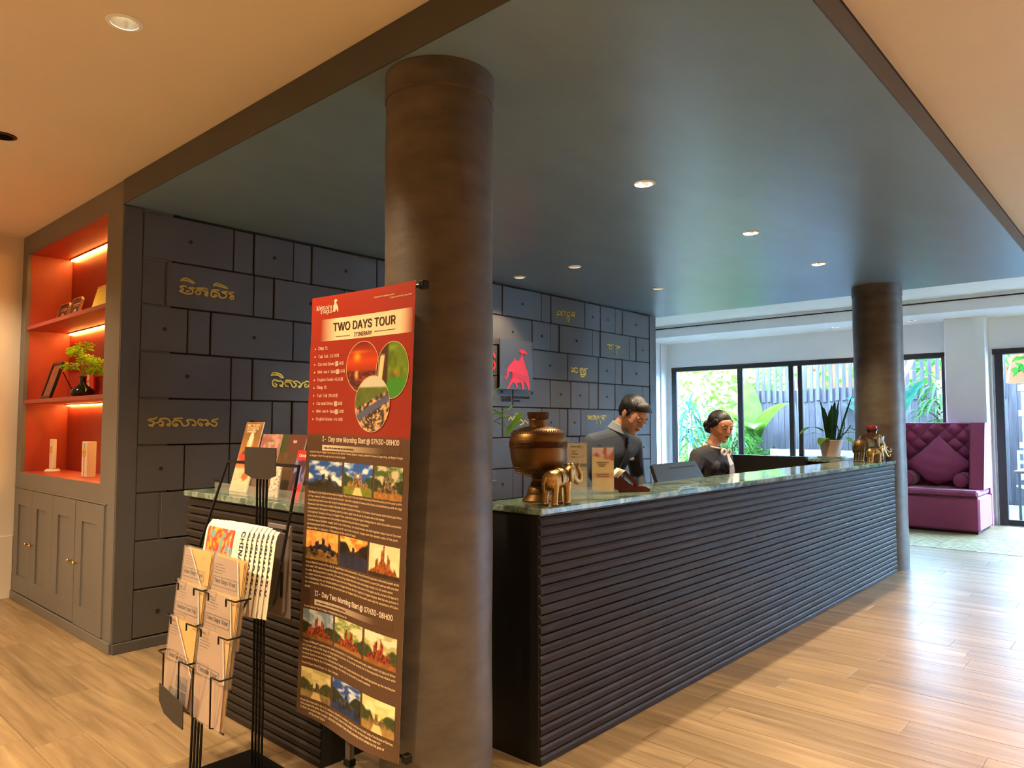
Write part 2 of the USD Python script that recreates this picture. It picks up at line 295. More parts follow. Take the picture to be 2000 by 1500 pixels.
rows = [  # left edges in metres; n = narrow, d = with a boss, t = lettered
 '1.706 d 2.28 n 2.424 d 2.72 n 2.868 d 3.446 n 3.59 d 4.165 n 4.31 d 4.74 n 4.884 d 5.447 n 5.597 t 6.16 d 6.442 d 6.732 n 6.873 d 7.442',
 '1.706 n 1.85 t 2.428 n 2.576 d 3.15 n 3.30 d 3.87 d 4.16 n 4.31 d 4.74 d 5.306 d 5.588 n 5.729 d 6.301 n 6.442 t 7.014 n 7.154 d 7.442',
 '1.706 d 1.99 n 2.138 d 2.728 n 2.875 d 3.45 d 3.74 n 3.88 d 4.45 n 4.6 d 5.29 d 5.861 t 6.398 d 6.723 n 6.864 d 7.442',
 '1.706 d 2.28 n 2.429 t 3.0 n 3.15 d 3.72 d 4.0 n 4.15 d 4.72 d 5.025 d 5.579 d 5.914 d 6.23 n 6.398 d 6.714 p 7.286 n 7.442',
 '1.706 t 2.28 d 2.578 n 2.728 d 3.3 n 3.45 d 4.02 d 4.31 n 4.46 d 4.884 t 5.447 d 5.729 n 5.861 d 6.081 t 6.706 n 6.85 d 7.442',
 '1.706 d 1.99 p 2.28 n 2.43 d 3.0 n 3.15 d 3.72 d 4.0 n 4.15 d 4.73 p 5.16 n 5.3 d 5.914 n 6.06 d 6.63 p 7.146 d 7.442',
 '1.706 n 1.85 d 2.28 n 2.43 d 3.0 d 3.3 n 3.45 d 4.02 n 4.16 d 4.74 d 5.03 n 5.17 d 5.74 d 6.02 n 6.16 d 6.73 n 6.87 p 7.442',
 '1.706 p 2.28 n 2.43 d 2.86 d 3.3 n 3.45 d 4.02 d 4.3 n 4.45 d 5.02 n 5.16 d 5.73 d 6.02 n 6.16 d 6.73 n 6.87 d 7.442',
 '1.706 d 1.99 p 2.57 n 2.72 d 3.29 n 3.43 d 4.0 d 4.3 n 4.45 d 5.02 n 5.16 d 5.73 d 6.02 n 6.16 d 6.73 d 7.02 n 7.16 p 7.442']
boss = lathe([(0, -.004), (.011, -.003), (.012, .004), (0, .004)], 12); boss.apply_transform(trimesh.transformations.rotation_matrix(PI / 2, [1, 0, 0]))
rb = random.Random(3)
for ri, row in enumerate(rows):
    tk = row.split(); z1 = ZT - ri * ROWH - G; z0 = ZT - (ri + 1) * ROWH + G
    for k in range(0, len(tk) - 2, 2):
        xa, kind, xb = float(tk[k]) + G, tk[k + 1], float(tk[k + 2]) - G
        yf = YW + (0.006 if kind == 'n' else 0.0) + rb.uniform(-.0015, .0015)
        bk = obj('block', box(xa, xb, yf, YW + 0.0155, z0, z1, 0.0035), M['panel'], wp)
        if kind == 'd': obj('boss', xf(boss, trans((xa + xb) / 2, yf - .001, (z0 + z1) / 2)), M['joint'], bk)
# gilded month names on the blocks
WORDS = {
'a': (2.097, 2.173, [[[-159,38],[-149,42],[-129,41],[-108,39],[-91,33],[-84,28]],[[-145,51],[-133,56],[-115,53],[-96,46],[-75,35]],[[-159,38],[-145,51]],[[-125,2],[-134,5],[-149,5],[-163,-4],[-152,-8],[-143,-15],[-151,-22],[-164,-28],[-148,-35],[-127,-40],[-104,-41],[-88,-33],[-83,-19],[-88,-10],[-109,-5],[-105,0],[-88,2],[-73,0]],[[-125,-24],[-107,-22]],[[-59,3],[-42,5],[-21,8],[-4,8],[11,2]],[[-41,-18],[-33,-19],[-43,-35],[-58,-34],[-65,-21],[-54,-10],[-38,-4],[-16,-7],[6,-12],[12,-15],[-7,-28],[6,-39],[11,-28],[11,-15]],[[48,35],[65,40],[88,36],[114,32],[141,29]],[[61,51],[74,53],[96,48],[116,42],[135,35]],[[48,35],[61,51]],[[36,-1],[53,7],[86,8]],[[42,-4],[62,-5],[82,-12],[90,-20],[85,-29],[100,-37],[120,-37],[135,-24],[134,-11],[120,-5],[106,-1],[120,5],[142,7]],[[42,-4],[33,-19],[36,-33],[50,-39],[67,-33],[69,-25],[56,-25]],[[185,8],[169,6],[153,-2],[167,-9],[179,-14],[159,-29],[170,-38],[183,-34],[183,-18]]]),
'b': (2.665, 1.612, [[[-103,37],[-91,41],[-70,43],[-53,41],[-39,34],[-28,26],[-13,27]],[[-103,37],[-95,51],[-83,58],[-60,55],[-39,50],[-25,41],[-16,30]],[[-76,-17],[-62,-26],[-65,-37],[-81,-36],[-92,-24],[-94,-8],[-85,5],[-71,9],[-57,0],[-38,2],[-30,1],[-17,-6],[-15,-16],[-24,-27],[-39,-30],[-17,-35]],[[4,2],[14,9],[32,10],[54,6]],[[27,-32],[13,-32],[2,-22],[0,-9],[13,-2],[32,-3],[47,-10],[54,-27],[67,-37],[79,-33],[90,-18],[77,-9],[64,-1],[81,6],[99,5],[115,-4],[125,-15],[119,-27],[105,-32],[119,-36],[130,-21],[141,0]],[[150,-5],[165,8],[185,6],[195,-8],[180,-30],[160,-32],[156,-18],[170,-12]]]),
'c': (1.968, 1.328, [[[-155,30],[-166,22],[-186,22],[-202,14],[-184,9],[-170,1],[-172,-13],[-196,-15],[-178,-22],[-170,1]],[[-157,-2],[-143,0],[-135,15],[-130,22],[-101,24],[-83,18],[-74,1],[-77,-20],[-93,-13],[-80,-8]],[[-135,10],[-119,3],[-116,-15],[-136,-15],[-120,-21],[-116,-1]],[[-51,22],[-34,25],[-2,26]],[[-33,-13],[-40,-8],[-29,-14],[-35,-22],[-54,-15],[-60,-1],[-48,11],[-27,12],[-11,6],[-2,-8],[7,-20],[23,-20],[37,-13],[39,-1],[27,11],[44,17],[65,15],[80,4],[81,-18],[64,-15]],[[114,-3],[127,-13],[117,-20],[102,-8],[97,6],[109,20],[129,14],[146,17],[161,9],[161,-3],[146,-11],[159,-19],[171,-6],[184,-13],[201,-23],[216,-18],[219,-3],[203,4],[186,8],[195,16],[211,19],[226,24]]]),
'd': (5.827, 2.434, [[[-147,6],[-128,7],[-123,18],[-106,23],[-92,20],[-67,19],[-39,42]],[[-156,-24],[-123,-12],[-128,3]],[[-123,-20],[-101,-9],[-78,-15],[-50,-16]],[[-84,5],[-61,6],[-73,-4]],[[-22,-7],[-8,-2],[-28,8],[-22,24],[1,29],[20,19],[26,-3],[49,-10],[66,-3],[66,22],[49,29],[69,31]],[[98,20],[115,35],[142,38],[156,24],[147,10],[115,10],[92,-7],[104,5],[150,-7]],[[6,-44],[20,-22],[46,-24],[66,-34],[57,-49],[31,-56],[51,-73]]]),
'e': (6.059, 1.866, [[[-144,25],[-124,26],[-101,20],[-84,9],[-101,-5],[-133,-15],[-142,-7],[-118,3]],[[-89,24],[-66,34],[-37,25]],[[-101,-5],[-78,-12],[-55,-18],[-31,-10],[-37,1]],[[5,19],[22,31],[55,32],[43,17],[22,9]],[[7,8],[10,-9],[28,-15],[34,-1]],[[58,11],[64,-8],[88,-14],[109,-4],[100,10],[70,15],[82,27],[112,30],[140,37]],[[10,-24],[19,-34],[79,-31],[109,-27]],[[76,-31],[75,-54],[28,-55],[16,-45]]]),
'f': (6.346, 1.382, [[[-156,16],[-135,23],[-112,16],[-136,2],[-156,9]],[[-156,-16],[-136,-8],[-112,2],[-88,16],[-70,20]],[[-118,-19],[-94,-8],[-76,-19],[-88,2]],[[-58,17],[-34,27],[-16,20],[-34,10],[-4,6],[-16,-6],[-46,-15],[-64,-8]],[[12,17],[33,21],[45,12],[27,-1],[8,-15],[-10,-15]],[[70,25],[70,7],[51,-4]],[[107,18],[132,29],[151,25],[150,7],[119,0],[104,11]],[[157,22],[188,24]],[[101,-5],[150,-21]],[[69,-29],[81,-48],[78,-63]],[[-4,-43],[-1,-68]]]),
'g': (6.69, 2.165, [[[-124,21],[-72,22],[-40,-6],[-62,-25],[-93,-4],[-29,25],[3,22]],[[35,18],[111,18],[56,-4],[132,8]],[[40,-12],[44,-78]]]),
'h': (5.104, 1.352, [[[-141,6],[-111,30],[-86,6],[-36,64],[1,39]],[[-11,-19],[26,6],[64,-27],[14,-44]],[[64,-27],[90,-2],[128,-27]]])}
M['gilt'] = mat('gilt_letters', (196, 156, 70), 0.32, 0.85)
def curve(p, n=6):                       # Catmull-Rom through the points
    p = np.array(p, float)
    if len(p) < 3: return p
    q = np.vstack([2 * p[0] - p[1], p, 2 * p[-1] - p[-2]]); out = []
    for i in range(1, len(q) - 2):
        for t in np.arange(n) / n:
            out.append(.5 * (2 * q[i] + (q[i + 1] - q[i - 1]) * t + (2 * q[i - 1] - 5 * q[i] + 4 * q[i + 1] - q[i + 2]) * t * t + (3 * q[i] - q[i - 1] - 3 * q[i + 1] + q[i + 2]) * t ** 3))
    return np.array(out + [p[-1]])
for k, (cx, cz, st) in WORDS.items():
    g = unary_union([LineString(curve(s, 4) / 1000.0).buffer(0.0052 if cx < 4 else 0.0058, 3) for s in st]).simplify(.0006)
    m = prism(g, 0.006); m.apply_transform(frame3((cx, YW + .002, cz), (1, 0, 0), (0, 0, 1))); obj('gilt_lettering', m, M['gilt'], wp)
# ================================================================ lamps
def downlight(name, x, y, z, label, r, color, power, angle, lit=True, group=None, aim=(0, 0, -1), soft=0.5, front_row=False):
    t = thing(name, label, 'downlight', (x, y, z), group=group)
    ring = lathe([(r - .004, -.0005), (r - .004, -.006), (r + .004, -.006), (r + .011, -.003), (r + .011, -.0003)], 32)
    cup = lathe([(r - .004, -.003), (r * .86, .018), (r * .72, .038), (r * .66, .056)], 32)
    obj('trim_ring', ring, M['white'] if lit else M['darkring'], t, smooth=40); obj('reflector', cup, M['reflector'] if lit else M['darkring'], t, smooth=40)
    obj('lens', lathe([(0, .0555), (r * .66, .0555)], 24), M['lamp'] if lit else M['darkring'], t)
    if power: spot(name + '_beam_%d' % len(_taken), (x, y + (.03 if front_row else 0), z - 0.012), power, color, angle, soft, aim)
    return t
M['reflector'] = mat('lamp_reflector', (215, 208, 195), 0.2, 0.9); M['darkring'] = mat('dark_lamp', (40, 28, 22), 0.3, 0.4)
SL = ['first above the counter front, by the big column', 'second in the row above the counter front', 'third in the row above the counter front',
      'over the staff side, left of the man', 'over the end of the panelled wall', 'close to the panelled wall beside the big column', 'hidden from view behind the big column']
for (x, y), s in zip(SOFFIT_DL, SL):
    front = y < 2.5
    downlight('ceiling_downlight', x, y, SZ, 'small round lamp in the dark ceiling, ' + s, 0.045, WARMW, 34 if front else 14, 62 if front else 55, aim=(0, -0.2, -1) if front else (0, 0, -1), front_row=front)
downlight('lobby_downlight', *LOBBY_DL[0], LZ, 'bright chrome recessed lamp in the cream ceiling at the top left', 0.05, WARM, 44, 60)
downlight('lobby_downlight', *LOBBY_DL[1], LZ, 'unlit dark recessed lamp in the cream ceiling cut by the left edge of the photo', 0.05, WARM, 0, 50, False)
for x, y in LOBBY_MORE: downlight('lobby_lamp', x, y, LZ if x < XK else 2.735, 'round recessed lamp in the cream ceiling outside the photo', 0.05, WARM, 16 if y > 5 else 52 if y > 0 else 58, 66, group='lobby lamps out of view')
for (x, y), s in zip(FAR_DL, ('nearest the middle windows', 'in the corner left of the windows', 'right of the far column')):
    downlight('white_downlight', x, y, 2.728, 'flat recessed lamp in the white ceiling border ' + s, 0.05, WARMW, 0.8, 60)

# ================================================================ columns
def column(x, y, r, label):
    t = thing('column', label, 'column', (x, y, 0))
    v = [(r, 0.0)] + [(r + 0.0015 * math.sin(z * 9.0), z) for z in np.linspace(0.02, SZ - 0.10, 26)]
    obj('shaft', lathe(v, 64), M['column'], t, smooth=True)
    obj('top_band', lathe([(r, SZ - .10), (r + .004, SZ - .098), (r + .0045, SZ - .002), (r, SZ - .0005)], 64), M['column'], t, smooth=30)
column(1.813, 2.006, 0.2015, 'thick round brown stucco column in the foreground behind the tour banner')
column(7.37, 2.006, 0.212, 'round dark stucco column at the far right end of the counter')

# ================================================================ main counter
ct = thing('reception_counter', 'long reception counter clad in dark horizontal slats with a green marble top', 'counter')
CY, CX0, CX1 = 1.837, 2.20, 7.155
obj('carcass', box(CX0 + .02, CX1, CY + .02, 2.14, 0.0, 0.955), M['black'], ct)
obj('end_panel', box(CX0, CX0 + .0195, CY + .012, 2.155, 0.0, 0.958, .002), M['black'], ct)
NS = 25; pitch = 0.955 / NS
for i in range(NS):
    z0 = i * pitch + .003; h = pitch - .0075
    s = prism(Polygon([(0, 0.003), (.003, 0), (.019, 0), (.019, h), (.006, h), (.0, h - .009)]), CX1 - CX0 - .002)
    s.apply_transform(frame3((CX0 + .001, CY, z0), (0, 1, 0), (0, 0, 1))); obj('slat', s, M['slat'], ct)
top = thing('counter_top', 'polished green marble worktop along the long reception counter', 'worktop')
obj('slab', box(CX0 - .012, CX1, CY - .014, 2.165, 0.962, CZ, 0.004), M['marble'], top)
obj('shadow_strip', box(CX0 + .004, CX1, CY + .004, 2.15, 0.9555, 0.9618), M['black'], top)
desk = thing('staff_desk', 'dark staff desk surface behind the marble counter', 'desk')
obj('desk_top', box(2.5, 7.1, 2.142, 2.48, 0.72, 0.75, .003), M['black'], desk)
for x in (2.52, 4.4, 7.06): obj('desk_leg', box(x, x + .03, 2.40, 2.46, 0, 0.72), M['black'], desk)
# return counter along y at the far end
rc = thing('return_counter', 'black side counter running back from the far column under the potted plant', 'counter')
obj('carcass', box(7.17, 7.60, 2.24, 3.52, 0.0, 0.955, .003), M['black'], rc)
obj('marble_top', box(7.15, 7.62, 2.23, 3.54, 0.9555, 0.985, .004), M['marble'], rc)
obj('inner_ledge', box(7.09, 7.149, 2.60, 3.54, 0.60, 1.002, .003), M['black'], rc)
# left counter (concierge)
lc = thing('side_counter', 'shorter slatted counter with a marble top behind the leaflet stand', 'counter')
LX, LY0, LY1 = 1.622, 2.455, 3.655
obj('carcass', box(LX + .02, 2.14, LY0 + .02, LY1, 0.0, 0.955), M['black'], lc)
obj('end_panel', box(LX + .012, 2.15, LY0, LY0 + .0195, 0, 0.957, .002), M['black'], lc)
for i in range(NS):
    z0 = i * pitch + .003; h = pitch - .0075
    s = prism(Polygon([(0, 0.003), (.003, 0), (.019, 0), (.019, h), (.006, h), (.0, h - .009)]), LY1 - LY0 - .002)
    s.apply_transform(frame3((LX, LY1 - .001, z0), (1, 0, 0), (0, 0, 1))); obj('slat', s, M['slaty'], lc)
obj('marble_top', box(LX - .014, 2.16, LY0 - .01, LY1 + .01, 0.9605, CZ, .004), M['marble'], lc)
# low back cabinet along the panelled wall
bc = thing('back_cabinet', 'low charcoal cabinet with drawers against the panelled wall behind the brass urn', 'cabinet')
obj('carcass', box(2.75, 4.22, 4.02, YW - .013, 0.0, 0.84), M['charcoal'], bc)
obj('cabinet_top', box(2.73, 4.24, 3.985, YW - .013, 0.8405, 0.872, .003), M['charcoal'], bc)
for k in range(3):
    for j in range(3):
        obj('drawer', box(2.77 + .48 * k, 3.23 + .48 * k, 4.002, 4.0195, .06 + .26 * j, .305 + .26 * j, .003), M['charcoal'], bc)

# ================================================================ built-in display cabinet
cb = thing('display_cabinet', 'grey built-in cabinet with glowing red shelf niches above four panelled doors', 'cabinet')
Y0, Y1, XB, C = 4.5445, 6.5695, 1.905, M['cabinet']
ZC = 2.7622
obj('frame', cat(box(XK, 1.625, Y0, 4.785, 0, ZC), box(XK, 1.625, 6.45, Y1, 0, ZC), box(XK, 1.625, 4.7855, 6.4495, 2.62, ZC), box(XK, 1.625, 4.7855, 6.4495, 0.845, 0.958)), C, cb)
obj('plinth', box(XK - .012, XK - .0005, Y0, Y1, 0.0, 0.062, 0.003), C, cb)
obj('rail_moulding', box(XK - .006, XK - .0005, 4.66, 6.56, 0.838, 0.850, 0.002), C, cb)
obj('body', cat(box(1.6255, 1.89, Y0, 4.72, 0, ZC), box(1.6255, 1.89, 6.53, Y1, 0, ZC), box(1.6255, 1.89, 4.7205, 6.5295, 2.70, ZC), box(1.6255, 1.89, 4.7205, 6.5295, 0, .90)), C, cb)
R = M['redwood']
obj('niche_back', box(XB, XB + .012, 4.72, 6.53, 0.92, 2.70), R, cb)
obj('niche_side', box(1.6255, XB - .0005, 6.4505, 6.52, 0.9605, 2.66), R, cb); obj('niche_side', box(1.6255, XB - .0005, 4.73, 4.7845, 0.9605, 2.66), R, cb)
obj('niche_ceiling', box(1.6255, XB - .0005, 4.785, 6.45, 2.6205, 2.655), R, cb)
SHZ = (0.960, 1.500, 2.060)
obj('shelf', box(1.600, XB - .0005, 4.7855, 6.4495, 0.925, SHZ[0], .002), R, cb)
for z in SHZ[1:]: obj('shelf', box(1.604, XB - .0005, 4.7855, 6.4495, z - .028, z, .002), R, cb)
for z in (1.472, 2.032, 2.6203):
    obj('light_strip', box(1.886, 1.903, 4.80, 6.42, z - .014, z - .0005), M['led'], cb)
    obj('strip_cover', box(1.874, 1.8855, 4.80, 6.43, z - .006, z - .0005), R, cb)
obj('door_gap', cat([box(XK + .008, XK + .013, y - .02, y + .02, .07, .83) for y in (5.177, 5.641, 6.110)]), M['joint'], cb)
for k, (ya, yb) in enumerate(((6.112, 6.555), (5.643, 6.108), (5.192, 5.639), (4.680, 5.162))):
    x0 = XK - .004 if k < 3 else XK - .010
    m = mf(box(x0, XK + .0075, ya, yb, 0.066, 0.835, .002)) - mf(box(x0 - .01, x0 + .0085, ya + .115, yb - .115, 0.19, 0.715))
    d = obj('door', tm(m), C, cb)
    ky = ya + .05 if k in (0, 2) else yb - .05
    kn = lathe([(0, .028), (.010, .027), (.013, .021), (.010, .014), (.005, .010), (.005, .0), (.009, 0), (.009, -.002)], 18); kn.apply_transform(frame3((x0 - .001, ky, 0.451), (0, 1, 0), (0, 0, -1)) if False else np.array([[0, 0, -1, x0 - .001], [0, 1, 0, ky], [1, 0, 0, 0.451], [0, 0, 0, 1.0]])); obj('knob', kn, M['brass'], d, smooth=40, label='small brass knob')

# things on the shelves of the cabinet
M['darkcard'] = mat('dark_plaque', (92, 54, 34), 0.35); M['rimmetal'] = mat('pale_rim', (226, 180, 130), 0.3, 0.6); M['yellow'] = mat('yellow_box', (232, 196, 60), 0.5, noise=(14, .12)); M['goldink'] = mat('gold_ink', (226, 178, 40), 0.35, 0.3)
M['silverink'] = mat('pale_print', (200, 160, 130), 0.5); M['frost'] = pane('frosted_acrylic', (0.96, 0.95, 0.9), 1.5, 0.1, 0.55, (246, 232, 205))
def plaque(y0, y1, z, h, x, lean, label):
    t = thing('award_plaque', label, 'plaque', (x, (y0 + y1) / 2, z)); w = y1 - y0
    p = Polygon([(-w / 2, 0), (w / 2, 0), (w / 2, h * .88), (w / 2 - h * .12, h), (-w / 2 + h * .12, h), (-w / 2, h * .88)]).buffer(-.008).buffer(.008)
    A = frame3((0, 0, 0.001), (0, -1, 0), (math.sin(lean), 0, math.cos(lean)))
    obj('rim', xf(prism(p.difference(p.buffer(-.007)), .016), A), M['rimmetal'], t); obj('face', xf(prism(p.buffer(-.0071), .010), A), M['darkcard'], t)
    ink = unary_union([LineString([(-w * .3, h * .74), (w * .3, h * .74)]).buffer(.003), LineString([(-w * .3, h * .66), (w * .25, h * .66)]).buffer(.0018), Polygon([(0.03 * math.cos(a) * 1.0, h * .32 + .04 * math.sin(a)) for a in np.linspace(0, 6.28, 20)]).difference(Polygon([(0.018 * math.cos(a), h * .32 + .026 * math.sin(a)) for a in np.linspace(0, 6.28, 20)]))])
    obj('print', xf(prism(ink, .0112), A), M['silverink'], t)
plaque(6.06, 6.30, 2.0605, 0.17, 1.76, .22, 'dark bronze award plaque, left one of the pair on the top shelf')
plaque(5.80, 6.02, 2.0605, 0.185, 1.76, .22, 'dark bronze award plaque with a pale right edge, right one of the pair')
t = thing('yellow_carton', 'plain yellow box leaning on the top shelf beside the right frame', 'box', (1.75, 5.32, 2.0605)); A = frame3((0, 0, 0.001), (0, -1, 0), (.25, 0, .97))
obj('carton', xf(box(-.17, .12, 0, .20, -.02, .02, .003), A), M['yellow'], t); obj('lid', xf(box(-.171, .121, .201, .209, -.021, .021, .002), A), M['yellow'], t)
t = thing('picture_frame', 'dark framed picture leaning back on an easel leg on the middle shelf', 'picture frame', (1.665, 6.10, 1.5005))
A = frame3((0, 0, 0.004), (0, -1, 0), (.28, 0, .96))
p = Polygon([(-.105, 0), (.105, 0), (.105, .275), (-.105, .275)])
obj('moulding', xf(prism(p.difference(p.buffer(-.018)), .02), A), mat('frame_black', (30, 20, 16), .4), t); obj('picture', xf(prism(p.buffer(-.0181), .012), A), mat('batik_print', (140, 70, 40), .5, noise=(22, .6)), t)
obj('easel_leg', bar((.075, -.07, .20), (.16, -.11, .004), .004), M['blackmetal'], t)
t = thing('red_folder', 'red card folder with pale floral ornaments behind the black vase', 'folder', (1.87, 5.85, 1.5005))
obj('folder', box(-.006, .006, -.075, .075, 0.0005, .20, .002), mat('red_card', (190, 50, 34), .5), t)
for z in (.04, .1, .16): obj('ornament', xf(prism(unary_union([Polygon([(.016 * math.cos(a) + .012 * math.cos(q), .016 * math.sin(a) + .012 * math.sin(q)) for a in np.linspace(0, 6.28, 12)]) for q in np.arange(0, 6.28, 1.257)]), .002), frame3((-.006, .03, z), (0, -1, 0), (0, 0, 1))), M['silverink'], t)
t = thing('black_vase', 'round black bottle vase on the middle shelf', 'vase', (1.75, 5.63, 1.5005))
obj('vessel', lathe([(0, 0), (.05, 0), (.058, .006), (.075, .022), (.078, .04), (.066, .062), (.034, .085), (.021, .10), (.019, .135), (.026, .15), (.022, .149), (.012, .13), (0, .12)], 36), mat('black_glaze', (16, 13, 12), .12), t, smooth=60)
M['fern'] = leaf('fern_green', (156, 196, 40), .45)
t = thing('fern_sprig', 'bright green feathery fern sprigs standing in the black vase', 'fern', (1.75, 5.63, 1.63)); rf = random.Random(5)
st_ = []; lf = []
for k in range(9):
    a = k * 2.4; hgt = (.06, .10, .13, .16, .19, .12, .21, .23, .08)[k]; ox, oy = .10 * math.cos(a) * (1 - hgt * 2), .13 * math.sin(a) * (1.1 - hgt * 1.6)
    st_.append(tube([(0, 0, 0), (ox * .2, oy * .2, hgt * .6), (ox, oy, hgt)], .0016, 5))
    for q in range(80):
        b = rf.uniform(0, 6.28); rr = rf.uniform(.012, .062); c = np.array([ox + rr * math.cos(b) * .8, oy + rr * math.sin(b), hgt + rf.uniform(-.024, .026) - rr * .12])
        d = np.array([math.cos(b), math.sin(b), rf.uniform(-.6, .5)]); e = np.array([-math.sin(b), math.cos(b), rf.uniform(-.9, .9)]); L, W = .021, .010
        lf.append(trimesh.Trimesh([c, c + d * L * .5 + e * W, c + d * L, c + d * L * .5 - e * W], [[0, 1, 2], [0, 2, 3]], process=False))
obj('stem', cat(st_), M['fern'], t); obj('leaflets', cat(lf), M['fern'], t, kind='stuff')
t = thing('acrylic_award', 'slim frosted award on a round foot at the left of the bottom shelf', 'award', (1.75, 6.23, 0.9605))
obj('foot', lathe([(0, .0), (.052, 0), (.055, .008), (.04, .022), (0, .024)], 24), M['frost'], t, smooth=40); obj('blade', box(-.012, .012, -.045, .045, .0245, .245, .004), M['frost'], t)
obj('emblem', xf(prism(unary_union([Polygon([(.022 * math.cos(a), .026 * math.sin(a)) for a in np.linspace(.6, 5.6, 16)] + [(.010 * math.cos(a), .014 * math.sin(a)) for a in np.linspace(5.6, .6, 16)]), Polygon([(.014, -.02), (.026, -.02), (.026, .024), (.014, .024)])]), .002), frame3((-.0125, 0, .165), (0, -1, 0), (0, 0, 1))), M['goldink'], t, label='gold emblem')
t = thing('acrylic_award', 'square clear award block with a gold emblem at the right of the bottom shelf', 'award', (1.75, 5.46, 0.9605))
obj('block', box(-.03, .03, -.05, .05, 0.0005, .24, .004), M['frost'], t); obj('core', box(-.0312, -.0304, -.006, .006, 0.005, .23), mat('award_core', (150, 120, 90), .4), t)
obj('emblem', xf(prism(unary_union([Polygon([(.026 * math.cos(a), .028 * math.sin(a)) for a in np.linspace(.6, 5.6, 16)] + [(.012 * math.cos(a), .015 * math.sin(a)) for a in np.linspace(5.6, .6, 16)]), Polygon([(.018, -.022), (.032, -.022), (.032, .026), (.018, .026)])]), .002), frame3((-.0315, .006, .165), (0, -1, 0), (0, 0, 1))), M['goldink'], t, label='gold emblem')
# ================================================================ printing helpers: pictures are small painted grids
def painting(fn, nu=40, nv=40):
    """fn(u, v) -> colours 0..1 sRGB, v up; returns colours for a grid of nu x nv"""
    u, v = np.meshgrid(np.linspace(0, 1, nu), np.linspace(0, 1, nv), indexing='xy')
    c = np.clip(np.moveaxis(np.array(fn(u, v)), 0, -1).reshape(-1, 3), 0, 1)
    return np.where(c <= .04045, c / 12.92, ((c + .055) / 1.055) ** 2.4)
def nz(u, v, s, seed=0, oct=3): return meshkit.fbm(np.stack([u * s, v * s, 0 * u + seed * 3.7], -1), oct, seed)
def mixc(a, b, t): return [a[i] * (1 - t) + b[i] * t for i in range(3)]
def C3(r, g, b, like): return [like * 0 + r / 255, like * 0 + g / 255, like * 0 + b / 255]
def step(x, a, w=.03): return np.clip((x - a) / w + .5, 0, 1)
def temple(seed, sky1, sky2, stone, stone2, ground, horizon=.35, peak=.5, trees=None, path=True, water=False):
    def f(u, v):
        n = nz(u, v, 9, seed); cl = step(nz(u, v * 1.6, 4, seed + 1), .52, .15)
        s = mixc(C3(*sky1, u), C3(*sky2, u), cl)
        prof = horizon + peak * np.maximum(0, 1 - np.abs(u - .5) * 2.2) * (.75 + .25 * np.sign(np.sin(u * 31 + seed))) * (.8 + .4 * nz(u, u * 0, 22, seed))
        if trees:
            tp = horizon + .30 + .22 * nz(u, u * 0, 7, seed + 5); tp = tp - .35 * np.exp(-((u - .5) / .22) ** 2); s = mixc(s, mixc(C3(*trees, u), C3(trees[0] * .4, trees[1] * .4, trees[2] * .4, u), nz(u, v, 24, seed)), step(tp - v, 0, .05))
        st = mixc(C3(*stone, u), C3(*stone2, u), step(nz(u * 2.2, v, 16, seed + 3, 2), .5, .2)); s = mixc(s, st, step(prof - v, 0, .03))
        g = mixc(C3(*ground, u), C3(ground[0] * .55, ground[1] * .55, ground[2] * .55, u), n)
        if path: g = mixc(g, C3(232, 200, 130, u), step(.09 + (horizon - v) * .35 - np.abs(u - .5), 0, .03))
        if water: g = mixc(mixc(C3(*sky1, u), C3(30, 26, 34, u), .35), C3(*stone2, u), step(nz(u, v, 12, seed), .5, .2) * step(v, horizon * .35, .2))
        return mixc(s, g, step(horizon - v, 0, .02))
    return f
def sunset(u, v):
    s = mixc(C3(120, 24, 4, u), C3(206, 66, 8, u), np.clip(1 - np.abs(v - .62) * 2.6, 0, 1)); s = mixc(s, C3(255, 170, 30, u), np.exp(-(((u - .33) / .10) ** 2 + ((v - .70) / .09) ** 2)))
    s = mixc(s, C3(240, 130, 20, u), .6 * np.exp(-(((u - .4) / .3) ** 2 + ((v - .80) / .03) ** 2))); sea = mixc(C3(64, 20, 14, u), C3(150, 60, 30, u), step(nz(u * 1.5, v * 6, 6, 2), .55, .2)); sea = mixc(sea, C3(250, 170, 90, u), np.exp(-(((u - .32) / .06) ** 2)) * step(v, .26, .1))
    return mixc(s, sea, step(.42 - v, 0, .03))
def waterfall(u, v):
    g = mixc(C3(52, 74, 16, u), C3(150, 176, 40, u), nz(u, v, 10, 4)); g = mixc(g, C3(60, 140, 40, u), step(.35 - v, 0, .1)); g = mixc(g, C3(70, 44, 24, u), step(.36 - u, 0, .05) * step(v, .25, .1)); g = mixc(g, C3(236, 206, 150, u), step(.07 - np.abs(u - .16 - (v - .6) * .14), 0, .03) * step(v, .32, .05) * step(.78 - v, 0, .05))
    return mixc(g, C3(220, 90, 40, u), np.exp(-(((u - .62) / .05) ** 2 + ((v - .45) / .04) ** 2)))
def village(u, v):
    s = C3(206, 200, 170, u); f = mixc(C3(70, 84, 30, u), C3(112, 128, 48, u), nz(u, v, 8, 6)); r = mixc(C3(52, 44, 40, u), C3(228, 176, 116, u), step(nz(u * 1.5 + v, v * 1.5 - u * .6, 13, 8, 2), .52, .1)); r = mixc(r, C3(84, 90, 120, u), step(.07 - np.abs(v - .42 - (u - .5) * .4), 0, .03))
    return mixc(s, mixc(f, r, step(.58 + (u - .5) * .35 - v, 0, .05)), step(.80 - v, 0, .02))
import glob
from PIL import Image, ImageDraw, ImageFont
from shapely import box as rect, union_all, affinity
_font = {}
